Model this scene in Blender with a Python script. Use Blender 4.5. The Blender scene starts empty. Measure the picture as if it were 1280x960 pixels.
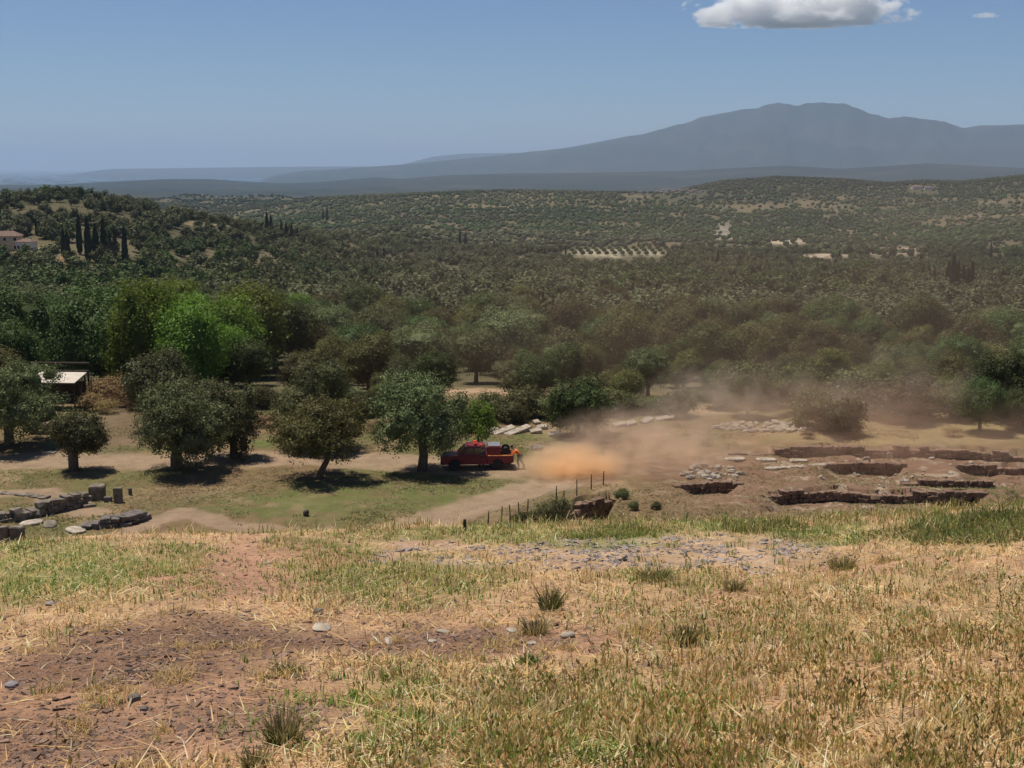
import bpy, bmesh, math, random
import numpy as np
from mathutils import Vector, Matrix

R = math.radians
SC = bpy.context.scene
COL = SC.collection
rnd = random.Random(11)
RNG = np.random.default_rng(11)

# ------------------------------------------------------------------ camera
CAMZ, F, PITCH = 20.0, 1600.0, R(9.61)       # F in pixels of the 1280 px wide photograph
cam_d = bpy.data.cameras.new('camera')
cam = bpy.data.objects.new('camera', cam_d)
COL.objects.link(cam)
cam.location = (0, 0, CAMZ)
cam.rotation_euler = (R(90) - PITCH, 0, 0)
cam_d.sensor_width = 36.0
cam_d.lens = 36.0 * F / 1280.0
cam_d.clip_start, cam_d.clip_end = 0.2, 150000.0
SC.camera = cam

# ------------------------------------------------------------------ light
SUN = Vector((-0.27, 0.22, 1.0)).normalized()
SUN_EL = math.asin(SUN.z)
SUN_AZ = math.atan2(SUN.x, SUN.y)
world = bpy.data.worlds.new("World")
SC.world = world
world.use_nodes = True
wn = world.node_tree.nodes
wn.clear()
wo = wn.new('ShaderNodeOutputWorld')
bg = wn.new('ShaderNodeBackground')
sky = wn.new('ShaderNodeTexSky')
sky.sky_type = 'NISHITA'
sky.sun_disc = False
sky.sun_elevation = SUN_EL
sky.sun_rotation = SUN_AZ
sky.altitude = 300
sky.air_density = 0.78
sky.dust_density = 0.1
sky.ozone_density = 8.0
bg.inputs['Strength'].default_value = 0.062
world.node_tree.links.new(sky.outputs[0], bg.inputs[0])
world.node_tree.links.new(bg.outputs[0], wo.inputs[0])
sun_d = bpy.data.lights.new('sun', 'SUN')
sun_d.energy = 4.4
sun_d.angle = R(0.53)
sun_d.color = (1.0, 0.93, 0.82)
sun_o = bpy.data.objects.new('sun', sun_d)
COL.objects.link(sun_o)
sun_o.rotation_euler = SUN.to_track_quat('Z', 'Y').to_euler()
sun_o.location = (0, 0, 60)

SC.view_settings.view_transform = 'Standard'
SC.view_settings.look = 'None'
SC.view_settings.exposure = 0.35
SC.view_settings.gamma = 1.0
SC.view_settings.use_curve_mapping = False
cy = SC.cycles
cy.use_denoising = True
cy.max_bounces = 14
cy.diffuse_bounces = 3
cy.glossy_bounces = 2
cy.transmission_bounces = 4
cy.transparent_max_bounces = 8
cy.volume_bounces = 12
cy.volume_step_rate = 1.0
cy.volume_max_steps = 256
cy.sample_clamp_indirect = 4.0

# ------------------------------------------------------------------ pixel geometry of the photograph
CP, SP = math.cos(PITCH), math.sin(PITCH)

def ray(px, py):
    u, v = (px - 640.0) / F, -(py - 480.0) / F
    return Vector((u, CP + v * SP, -SP + v * CP))

def az_el(px, py):
    d = ray(px, py)
    return math.atan2(d.x, d.y), math.atan2(d.z, math.hypot(d.x, d.y))

def project(x, y, z):
    z = z - CAMZ
    dep = y * CP - z * SP
    up = y * SP + z * CP
    dep = np.where(dep < 0.05, 0.05, dep)
    return 640 + F * x / dep, 480 - F * up / dep

# ------------------------------------------------------------------ noise
def _hash(ix, iy, seed):
    h = (ix.astype(np.int64) * 374761393 + iy.astype(np.int64) * 668265263 + seed * 974634541) & 0xffffffff
    h = ((h ^ (h >> 13)) * 1274126177) & 0xffffffff
    h = h ^ (h >> 16)
    return (h & 0xffff) / 65535.0

def vnoise(x, y, seed=0):
    x = np.asarray(x, float); y = np.asarray(y, float)
    ix, iy = np.floor(x), np.floor(y)
    fx, fy = x - ix, y - iy
    fx = fx * fx * (3 - 2 * fx); fy = fy * fy * (3 - 2 * fy)
    a = _hash(ix, iy, seed); b = _hash(ix + 1, iy, seed)
    c = _hash(ix, iy + 1, seed); d = _hash(ix + 1, iy + 1, seed)
    return (a + (b - a) * fx) * (1 - fy) + (c + (d - c) * fx) * fy

def fbm(x, y, o=4, seed=0):
    s, a, t = 0, 1.0, 0
    for k in range(o):
        s = s + a * vnoise(x, y, seed + k * 17); t += a
        x = x * 2.03 + 11.3; y = y * 2.03 + 5.7; a *= 0.5
    return s / t            # 0..1

def sstep(a, b, x):
    t = np.clip((x - a) / (b - a), 0, 1)
    return t * t * (3 - 2 * t)

# ------------------------------------------------------------------ terrain
def table(pts):
    aes = sorted(az_el(*p) for p in pts)
    return np.array([a for a, e in aes]), np.array([e for a, e in aes])

CREST = table([(-300, 690), (0, 676), (100, 669), (300, 667), (480, 662), (620, 660), (700, 658), (850, 650), (1000, 652), (1100, 645), (1200, 634), (1280, 630), (1500, 625)])

RIDGES = [   # distance, front width, back width, spur noise, skyline in the photograph
    (640, 250, 220, .16, [(-320, 262), (-200, 246), (-60, 240), (0, 241), (30, 239), (60, 236), (100, 237), (130, 243), (150, 247), (180, 252), (230, 264), (300, 275), (360, 285), (440, 300)]),
    (980, 150, 260, .14, [(330, 320), (370, 305), (410, 292), (450, 285), (490, 282), (530, 287), (580, 297), (630, 306), (690, 318), (740, 330)]),
    (1180, 190, 300, .14, [(770, 336), (820, 325), (870, 318), (940, 313), (1010, 311), (1080, 308), (1150, 303), (1220, 296), (1290, 288), (1400, 276), (1600, 270)]),
    (420, 70, 120, .12, [(560, 372), (620, 360), (680, 353), (760, 350), (830, 352), (900, 357), (1000, 360), (1100, 356), (1200, 350), (1300, 348), (1450, 352)]),
    (2050, 560, 500, .10, [(250, 268), (330, 256), (400, 246), (480, 242), (560, 238), (650, 236), (750, 238), (850, 240), (950, 247), (1050, 258), (1150, 270)]),
    (2500, 800, 700, .10, [(740, 262), (820, 243), (860, 234), (900, 225), (970, 219), (1050, 222), (1110, 227), (1150, 224), (1200, 225), (1280, 217), (1420, 214), (1700, 214)]),
    (6500, 1400, 1500, .12, [(-500, 232), (-100, 231), (0, 232), (60, 232), (110, 229), (200, 224), (260, 224), (300, 227), (350, 230), (400, 228), (470, 222), (500, 224), (560, 219), (640, 217), (740, 216), (850, 214), (900, 211), (980, 207), (1050, 211), (1100, 208), (1160, 204), (1230, 208), (1280, 210), (1600, 208)]),
    (14000, 2600, 3000, .34, [(322, 228), (345, 219), (380, 214), (440, 210), (500, 206), (560, 200), (640, 193), (700, 186), (760, 175), (800, 168), (830, 163), (880, 145), (910, 140), (940, 136), (985, 132), (996, 135), (1030, 130), (1060, 133), (1085, 144), (1110, 150), (1130, 150), (1150, 154), (1180, 152), (1205, 161), (1225, 159), (1280, 156), (1360, 150), (1500, 160), (1800, 185)]),
    (23000, 3000, 3000, .10, [(150, 211), (350, 208.5), (420, 208), (480, 208), (505, 205), (540, 196), (580, 192), (640, 191), (690, 190), (760, 195), (900, 205)]),
]
RIDGES = [(r0, wf, wb, nz) + table(p) for r0, wf, wb, nz, p in RIDGES]
BASE_R = np.array([0, 60, 112, 140, 200, 300, 500, 700, 1000, 1400, 2000, 3000, 5000, 8000, 9500, 70000])
BASE_Z = np.array([0, 0, 0, -2.5, -7.5, -14, -23, -33, -44, -52, -52, -52, -62, -110, -124, -124])

def flat_xy(px, py, z=0.0):
    d = ray(px, py)
    t = (z - CAMZ) / d.z
    return d.x * t, d.y * t

def inside(x, y, poly):
    n = len(poly); res = np.zeros(x.shape, bool)
    for i in range(n):
        x0, y0 = poly[i]; x1, y1 = poly[(i + 1) % n]
        c = ((y0 > y) != (y1 > y)) & (x < (x1 - x0) * (y - y0) / ((y1 - y0) if abs(y1 - y0) > 1e-9 else 1e-9) + x0)
        res ^= c
    return res

PITS = [   # excavation trenches: depth, outline
    (0.60, [(1030, 577), (1080, 576), (1125, 579), (1140, 600), (1020, 598)]),
    (0.80, [(1195, 579), (1240, 577), (1320, 576), (1320, 606), (1190, 604)]),
    (0.68, [(950, 614), (1040, 611), (1100, 615), (1180, 617), (1235, 615), (1240, 640), (950, 640)]),
    (0.55, [(850, 605), (890, 601), (925, 603), (932, 618), (845, 620)]),
    (0.80, [(1256, 606), (1330, 602), (1330, 640), (1256, 640)]),
    (1.60, [(706, 634), (722, 622), (748, 615), (772, 611), (778, 620), (764, 648), (700, 650)]),
]
PITS = [(d, [flat_xy(*p) for p in poly]) for d, poly in PITS]
BANK = [flat_xy(*p) for p in [(925, 566), (1000, 567), (1060, 566), (1120, 569), (1200, 570), (1340, 574), (1340, 528), (1000, 528), (915, 545)]]

def height(x, y):
    x = np.asarray(x, float); y = np.asarray(y, float)
    r = np.hypot(x, y)
    az = np.arctan2(x, y)
    base = np.interp(r, BASE_R, BASE_Z)
    z = base
    n_big = fbm(x / 90.0, y / 90.0, 3, 5) - .5
    z = z + n_big * np.interp(r, [110, 300, 1000, 4000], [0, 4, 22, 40])
    for k, (r0, wf, wb, nz, ta, te) in enumerate(RIDGES):
        e = np.interp(az, ta, te)
        lo, hi = ta[0], ta[-1]
        edge = sstep(lo - .05, lo, az) * (1 - sstep(hi, hi + .05, az))
        H = CAMZ + r0 * np.tan(e) - (4.5 if r0 < 3000 else 0)
        w = np.where(r < r0, wf, wb)
        s = np.exp(-((r - r0) / w) ** 2)
        sc = r0 * (.030 if r0 == 14000 else .055)
        n = fbm(x / sc, y / sc, 4, 31 + k) - .5
        fr = np.abs(r - r0) / w
        add = (H - base) * edge * s * (1 + nz * 4 * n * np.clip(fr, 0, 1))
        z = np.maximum(z, base + add)
    # the dig and the flat below the slope
    near = (r > 60) & (r < 135)
    if near.any():
        xs, ys = x[near], y[near]
        zz = z[near] + (fbm(xs / 7, ys / 7, 3, 3) - .5) * .35 + (fbm(xs / 1.3, ys / 1.3, 2, 8) - .5) * .07
        dg_ = soft(*project(xs, ys, 0 * xs), 1080, 600, 270, 45, .3)
        zz = zz + dg_ * ((fbm(xs / 1.8, ys / 1.8, 3, 88) - .5) * .55)
        b = inside(xs, ys, BANK)
        bu = np.arctan2(xs, ys) * 92; b0 = math.atan2(*BANK[0]) * 92
        zz = zz + b * .66 * sstep(b0 - .5, b0 + 5, bu)
        for d, poly in PITS:
            jx = (fbm(xs / .9, ys / .9, 2, 77) - .5) * .7
            jy = (fbm(xs / .9, ys / .9, 2, 78) - .5) * .7
            au = np.arctan2(xs, ys) * 88; pu = [math.atan2(a_, b_) * 88 for a_, b_ in poly]
            side = sstep(min(pu), min(pu) + 1.4, au + jx) * (1 - sstep(max(pu) - 1.4, max(pu), au + jx))
            zz = zz - d * side * inside(xs + jx, ys + jy, poly)
        z = z.copy(); z[near] = zz
    # the foreground slope
    ec = np.interp(az, *CREST)
    hc = 21.0 * np.tan(-ec)
    h0 = 2.41 + .168 * np.minimum(r, 7.4)
    h1 = h0 + (hc - 3.653) * np.clip((r - 7.4) / (21 - 7.4), 0, 1)
    t = np.clip((r - 21) / 39.0, 0, 1)
    h2 = hc + (20 - hc) * (1 - (1 - t) ** 1.7)
    bump = (fbm(x / 2.6, y / 2.6, 3, 21) - .5) * .22 + (fbm(x / .5, y / .5, 3, 22) - .5) * .055
    zf = CAMZ - np.where(r < 21, h1, h2) + bump * (1 - sstep(21, 55, r)) * sstep(3, 7, r)
    return np.where(r < 60, zf, z)

def hz(x, y):
    return float(height(np.array([x]), np.array([y]))[0])

_RS = np.concatenate([np.linspace(5, 60, 800), np.linspace(60.02, 140, 2600), np.geomspace(140.2, 60000, 4000)])

def at(px, py):
    """Where the line of sight through a pixel meets the ground."""
    d = ray(px, py)
    n = math.hypot(d.x, d.y)
    def hit(rs):
        xs, ys = rs * d.x / n, rs * d.y / n
        g = height(xs, ys)
        h = np.nonzero(CAMZ + rs * d.z / n <= g)[0]
        i = h[0] if len(h) else len(rs) - 1
        return i, Vector((xs[i], ys[i], g[i]))
    c = _RS[::9]
    i, p = hit(c)
    if i == 0: return p
    return hit(_RS[max(0, (i - 1) * 9):i * 9 + 1])[1]

def span(px, p):
    """Metres that px photograph pixels measure at the distance of p."""
    return px * (p[1] * CP - (p[2] - CAMZ) * SP) / F

# ------------------------------------------------------------------ materials
def new_mat(name):
    m = bpy.data.materials.new(name)
    m.use_nodes = True
    nt = m.node_tree
    nt.nodes.clear()
    out = nt.nodes.new('ShaderNodeOutputMaterial')
    return m, nt, out

def mat_plain(name, col, rough=.8, var=.25, scale=6.0, bump=0.0, metallic=0.0, spec=.3, col2=None, coat=0.0):
    m, nt, out = new_mat(name)
    b = nt.nodes.new('ShaderNodeBsdfPrincipled')
    tc = nt.nodes.new('ShaderNodeTexCoord')
    no = nt.nodes.new('ShaderNodeTexNoise')
    no.inputs['Scale'].default_value = scale
    no.inputs['Detail'].default_value = 6
    no.inputs['Roughness'].default_value = .65
    nt.links.new(tc.outputs['Object'], no.inputs['Vector'])
    mx = nt.nodes.new('ShaderNodeMix'); mx.data_type = 'RGBA'
    c2 = col2 or tuple(c * (1 - var) for c in col)
    c1 = tuple(min(1, c * (1 + var)) for c in col)
    mr = nt.nodes.new('ShaderNodeMapRange')
    mr.inputs['From Min'].default_value = .35; mr.inputs['From Max'].default_value = .65
    nt.links.new(no.outputs['Fac'], mr.inputs['Value'])
    nt.links.new(mr.outputs[0], mx.inputs[0])
    mx.inputs[6].default_value = (*c2, 1); mx.inputs[7].default_value = (*c1, 1)
    nt.links.new(mx.outputs[2], b.inputs['Base Color'])
    b.inputs['Roughness'].default_value = rough
    b.inputs['Metallic'].default_value = metallic
    b.inputs['Specular IOR Level'].default_value = spec
    b.inputs['Coat Weight'].default_value = coat
    if bump:
        bp = nt.nodes.new('ShaderNodeBump')
        bp.inputs['Strength'].default_value = bump
        bp.inputs['Distance'].default_value = .05
        nt.links.new(no.outputs['Fac'], bp.inputs['Height'])
        nt.links.new(bp.outputs[0], b.inputs['Normal'])
    nt.links.new(b.outputs[0], out.inputs['Surface'])
    return m

def mat_leaf(name, col=None, trans=.3, attr=None, rand=.42, rough=.6):
    """Leaves: diffuse, a little gloss and light through the blade; own tint per clump, shade of green per tree."""
    m, nt, out = new_mat(name)
    L = nt.links
    if attr:
        a = nt.nodes.new('ShaderNodeAttribute'); a.attribute_name = attr
        c = a.outputs['Color']
    else:
        a = nt.nodes.new('ShaderNodeAttribute'); a.attribute_name = 'tint'
        oi = nt.nodes.new('ShaderNodeObjectInfo')
        mr = nt.nodes.new('ShaderNodeMapRange')
        mr.inputs['To Min'].default_value = 1 - rand; mr.inputs['To Max'].default_value = 1 + rand
        L.new(oi.outputs['Random'], mr.inputs['Value'])
        mu = nt.nodes.new('ShaderNodeMath'); mu.operation = 'MULTIPLY'
        L.new(a.outputs['Fac'], mu.inputs[0]); L.new(mr.outputs[0], mu.inputs[1])
        hs = nt.nodes.new('ShaderNodeHueSaturation')
        hs.inputs['Color'].default_value = (*col, 1)
        L.new(mu.outputs[0], hs.inputs['Value'])
        m2 = nt.nodes.new('ShaderNodeMath'); m2.operation = 'MULTIPLY_ADD'
        L.new(oi.outputs['Random'], m2.inputs[0]); m2.inputs[1].default_value = .07; m2.inputs[2].default_value = .455
        L.new(m2.outputs[0], hs.inputs['Hue'])
        c = hs.outputs[0]
    d = nt.nodes.new('ShaderNodeBsdfDiffuse'); L.new(c, d.inputs['Color'])
    t = nt.nodes.new('ShaderNodeBsdfTranslucent'); L.new(c, t.inputs['Color'])
    x = nt.nodes.new('ShaderNodeMixShader'); x.inputs[0].default_value = trans
    L.new(d.outputs[0], x.inputs[1]); L.new(t.outputs[0], x.inputs[2])
    g = nt.nodes.new('ShaderNodeBsdfGlossy'); g.inputs['Roughness'].default_value = rough
    g.inputs['Color'].default_value = (.35, .38, .30, 1)
    x2 = nt.nodes.new('ShaderNodeMixShader'); x2.inputs[0].default_value = .05
    L.new(x.outputs[0], x2.inputs[1]); L.new(g.outputs[0], x2.inputs[2])
    L.new(x2.outputs[0], out.inputs['Surface'])
    return m

def mat_ground():
    m, nt, out = new_mat('ground_cover')
    L = nt.links
    b = nt.nodes.new('ShaderNodeBsdfPrincipled')
    b.inputs['Roughness'].default_value = .95
    b.inputs['Specular IOR Level'].default_value = .1
    a = nt.nodes.new('ShaderNodeAttribute'); a.attribute_name = 'cover'
    tc = nt.nodes.new('ShaderNodeTexCoord')
    fac = None
    hs = []
    for sc, lo, hi, det in ((.9, .8, 1.2, 6), (14., .72, 1.3, 8), (70., .6, 1.5, 4)):
        n = nt.nodes.new('ShaderNodeTexNoise')
        n.inputs['Scale'].default_value = sc; n.inputs['Detail'].default_value = det
        n.inputs['Roughness'].default_value = .7
        L.new(tc.outputs['Object'], n.inputs['Vector'])
        mr = nt.nodes.new('ShaderNodeMapRange')
        mr.inputs['From Min'].default_value = .3; mr.inputs['From Max'].default_value = .7
        mr.inputs['To Min'].default_value = lo; mr.inputs['To Max'].default_value = hi
        L.new(n.outputs['Fac'], mr.inputs['Value'])
        hs.append(n)
        if fac is None:
            fac = mr.outputs[0]
        else:
            mu = nt.nodes.new('ShaderNodeMath'); mu.operation = 'MULTIPLY'
            L.new(fac, mu.inputs[0]); L.new(mr.outputs[0], mu.inputs[1]); fac = mu.outputs[0]
    vm = nt.nodes.new('ShaderNodeVectorMath'); vm.operation = 'SCALE'
    L.new(a.outputs['Color'], vm.inputs[0]); L.new(fac, vm.inputs['Scale'])
    L.new(vm.outputs[0], b.inputs['Base Color'])
    ad = nt.nodes.new('ShaderNodeMath'); ad.operation = 'ADD'
    L.new(hs[1].outputs['Fac'], ad.inputs[0]); L.new(hs[2].outputs['Fac'], ad.inputs[1])
    bp = nt.nodes.new('ShaderNodeBump'); bp.inputs['Strength'].default_value = .7; bp.inputs['Distance'].default_value = .04
    L.new(ad.outputs[0], bp.inputs['Height']); L.new(bp.outputs[0], b.inputs['Normal'])
    L.new(b.outputs[0], out.inputs['Surface'])
    return m

def mat_volume(name, col, density, aniso=0.0, noise=None, power=1.5, step=1.0, squash=None, low=.42, high=.75):
    """Even density, or (noise = scale) puffs that thin out towards the edge of a unit sphere."""
    m, nt, out = new_mat(name)
    L = nt.links
    v = nt.nodes.new('ShaderNodeVolumePrincipled')
    v.inputs['Color'].default_value = (*col, 1)
    v.inputs['Anisotropy'].default_value = aniso
    v.inputs['Density'].default_value = density
    if noise:
        tc = nt.nodes.new('ShaderNodeTexCoord')
        ln = nt.nodes.new('ShaderNodeVectorMath'); ln.operation = 'LENGTH'
        L.new(tc.outputs['Object'], ln.inputs[0])
        n = nt.nodes.new('ShaderNodeTexNoise')
        n.inputs['Scale'].default_value = noise
        n.inputs['Detail'].default_value = 5
        n.inputs['Roughness'].default_value = .6
        n.inputs['Distortion'].default_value = .6
        mp = nt.nodes.new('ShaderNodeMapping')
        mp.inputs['Scale'].default_value = squash or (1, 1, 1)
        L.new(tc.outputs['Object'], mp.inputs['Vector'])
        L.new(mp.outputs[0], n.inputs['Vector'])
        # falloff - (noise) -> density
        fo = nt.nodes.new('ShaderNodeMapRange')
        fo.inputs['From Min'].default_value = 1.0; fo.inputs['From Max'].default_value = .1
        L.new(ln.outputs['Value'], fo.inputs['Value'])
        pw = nt.nodes.new('ShaderNodeMath'); pw.operation = 'POWER'
        L.new(fo.outputs[0], pw.inputs[0]); pw.inputs[1].default_value = power
        ns = nt.nodes.new('ShaderNodeMapRange')
        ns.inputs['From Min'].default_value = low; ns.inputs['From Max'].default_value = high
        L.new(n.outputs['Fac'], ns.inputs['Value'])
        mu = nt.nodes.new('ShaderNodeMath'); mu.operation = 'MULTIPLY'
        L.new(pw.outputs[0], mu.inputs[0]); L.new(ns.outputs[0], mu.inputs[1])
        m2 = nt.nodes.new('ShaderNodeMath'); m2.operation = 'MULTIPLY'
        L.new(mu.outputs[0], m2.inputs[0]); m2.inputs[1].default_value = density
        L.new(m2.outputs[0], v.inputs['Density'])
    L.new(v.outputs[0], out.inputs['Volume'])
    m.cycles.volume_step_rate = step
    return m

M = {}
M['ground'] = mat_ground()
M['olive'] = mat_leaf('olive_leaves', (.112, .128, .052), .25)
M['broad'] = mat_leaf('broad_leaves', (.108, .100, .032), .30)
M['dark'] = mat_leaf('dark_leaves', (.058, .088, .024), .25)
M['bright'] = mat_leaf('bright_leaves', (.110, .165, .020), .45)
M['silver'] = mat_leaf('silver_leaves', (.17, .18, .11), .22)
M['cypress'] = mat_leaf('cypress_leaves', (.030, .038, .020), .12, rand=.2)
M['shrub'] = mat_leaf('shrub_leaves', (.125, .125, .048), .28)
M['mass'] = mat_leaf('woodland_leaves', attr='cover', trans=.2)
M['grass'] = mat_leaf('grass_blades', attr='cover', trans=.5, rough=.5)
M['dry'] = mat_leaf('dry_leaves', (.27, .185, .085), .3)
M['bark'] = mat_plain('bark', (.11, .085, .065), .95, .4, 9, .6)
M['stone'] = mat_plain('limestone', (.165, .135, .105), .9, .45, 3.0, .7)
M['pale_stone'] = mat_plain('pale_limestone', (.33, .28, .22), .9, .4, 3, .5)
M['dark_stone'] = mat_plain('dark_stone', (.13, .11, .10), .9, .35, 4, .5)
M['earth_stone'] = mat_plain('earth_stone', (.17, .108, .074), .95, .45, 2.5, .8)
M['slate'] = mat_plain('slate', (.24, .22, .225), .8, .35, 5, .3)
M['wood'] = mat_plain('weathered_wood', (.15, .11, .08), .9, .35, 12, .3)
M['dark_wood'] = mat_plain('dark_wood', (.07, .05, .04), .85, .35, 12, .3)
M['wire'] = mat_plain('wire', (.30, .29, .28), .5, .2, 6, 0, .8)
M['red'] = mat_plain('red_paint', (.15, .010, .02), .5, .12, 2, 0, 0, .35, coat=.12)
M['orange_paint'] = mat_plain('orange_paint', (.75, .28, .10), .5, .12, 3)
M['white'] = mat_plain('white_paint', (.78, .76, .72), .6, .08, 3)
M['glass'] = mat_plain('dark_glass', (.02, .025, .03), .08, .1, 2, 0, 0, .8)
M['rubber'] = mat_plain('rubber', (.025, .024, .023), .85, .25, 8)
M['metal'] = mat_plain('grey_metal', (.30, .30, .31), .45, .15, 6, 0, .7)
M['black'] = mat_plain('black_plastic', (.02, .02, .022), .6, .2, 6)
M['lamp'] = mat_plain('lamp_glass', (.75, .72, .65), .2, .05, 3)
M['red_lamp'] = mat_plain('red_lamp_glass', (.80, .08, .05), .25, .1, 4)
M['skin'] = mat_plain('skin', (.42, .26, .18), .6, .06, 5)
M['hair'] = mat_plain('hair', (.025, .018, .014), .8, .2, 30)
M['orange_cloth'] = mat_plain('orange_cloth', (.78, .17, .03), .9, .1, 12, .2)
M['navy_cloth'] = mat_plain('navy_cloth', (.030, .034, .075), .9, .15, 12, .2)
M['dark_cloth'] = mat_plain('dark_cloth', (.030, .030, .036), .9, .15, 12, .2)
M['roof_cream'] = mat_plain('cream_roof_sheet', (.50, .44, .37), .7, .12, 2)
M['green_paint'] = mat_plain('green_paint', (.05, .07, .055), .7, .2, 5)
M['plaster'] = mat_plain('ochre_plaster', (.60, .43, .27), .9, .12, 2)
M['white_plaster'] = mat_plain('pale_plaster', (.62, .57, .50), .9, .1, 2)
M['tile'] = mat_plain('roof_tile', (.15, .092, .068), .85, .3, 1.5)
M['haze'] = mat_volume('air', (.52, .67, .88), 5.6e-5)

# ------------------------------------------------------------------ mesh helpers
def fast_mesh(name, V, nper, mat, attr=None, floats=None):
    """One mesh of separate faces, nper corners each, from an (n*nper, 3) array."""
    V = np.asarray(V, np.float32).reshape(-1, 3)
    n = len(V) // nper
    me = bpy.data.meshes.new(name)
    me.vertices.add(len(V)); me.vertices.foreach_set('co', V.ravel())
    me.loops.add(n * nper); me.loops.foreach_set('vertex_index', np.arange(n * nper, dtype=np.int32))
    me.polygons.add(n)
    me.polygons.foreach_set('loop_start', np.arange(0, n * nper, nper, dtype=np.int32))
    if attr is not None:
        a = me.attributes.new('cover', 'FLOAT_COLOR', 'POINT')
        c = np.ones((len(V), 4), np.float32); c[:, :3] = attr
        a.data.foreach_set('color', c.ravel())
    if floats is not None:
        a = me.attributes.new('tint', 'FLOAT', 'POINT')
        a.data.foreach_set('value', np.asarray(floats, np.float32).ravel())
    me.materials.append(mat)
    me.update(calc_edges=True)
    return me

def grid_mesh(name, P, mat, wrap=False, cover=None):
    """Heightfield style mesh from an (rows, cols, 3) array."""
    nr, nc = P.shape[:2]
    idx = np.arange(nr * nc, dtype=np.int32).reshape(nr, nc)
    nx = np.roll(idx, -1, 1) if wrap else None
    if wrap:
        a, b, c, d = idx[:-1], nx[:-1], nx[1:], idx[1:]
    else:
        a, b, c, d = idx[:-1, :-1], idx[:-1, 1:], idx[1:, 1:], idx[1:, :-1]
    q = np.stack([a, d, c, b], -1).reshape(-1, 4)
    me = bpy.data.meshes.new(name)
    me.vertices.add(nr * nc); me.vertices.foreach_set('co', P.astype(np.float32).ravel())
    me.loops.add(len(q) * 4); me.loops.foreach_set('vertex_index', q.ravel().astype(np.int32))
    me.polygons.add(len(q)); me.polygons.foreach_set('loop_start', np.arange(0, len(q) * 4, 4, dtype=np.int32))
    me.polygons.foreach_set('use_smooth', np.ones(len(q), bool))
    if cover is not None:
        at_ = me.attributes.new('cover', 'FLOAT_COLOR', 'POINT')
        cc = np.ones((nr * nc, 4), np.float32); cc[:, :3] = cover.reshape(-1, 3)
        at_.data.foreach_set('color', cc.ravel())
    me.materials.append(mat)
    me.update(calc_edges=True)
    return me

def link(name, me, parent=None, loc=(0, 0, 0), rot=(0, 0, 0), scale=(1, 1, 1)):
    o = bpy.data.objects.new(name, me)
    COL.objects.link(o)
    o.location = loc; o.rotation_euler = rot; o.scale = scale
    if parent: o.parent = parent
    return o

def tag(o, label=None, cat=None, group=None, kind=None):
    if label: o['label'] = label
    if cat: o['category'] = cat
    if group: o['group'] = group
    if kind: o['kind'] = kind
    return o

def thing(name, label, cat, loc=(0, 0, 0), rz=0.0, group=None, scale=1.0):
    o = bpy.data.objects.new(name, None)
    COL.objects.link(o)
    o.empty_display_size = .2
    o.location = loc; o.rotation_euler = (0, 0, rz); o.scale = (scale,) * 3
    return tag(o, label, cat, group)

def dup_tree(o, parent=None):
    c = o.copy(); COL.objects.link(c)
    if parent: c.parent = parent
    for ch in o.children: dup_tree(ch, c)
    return c

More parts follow.
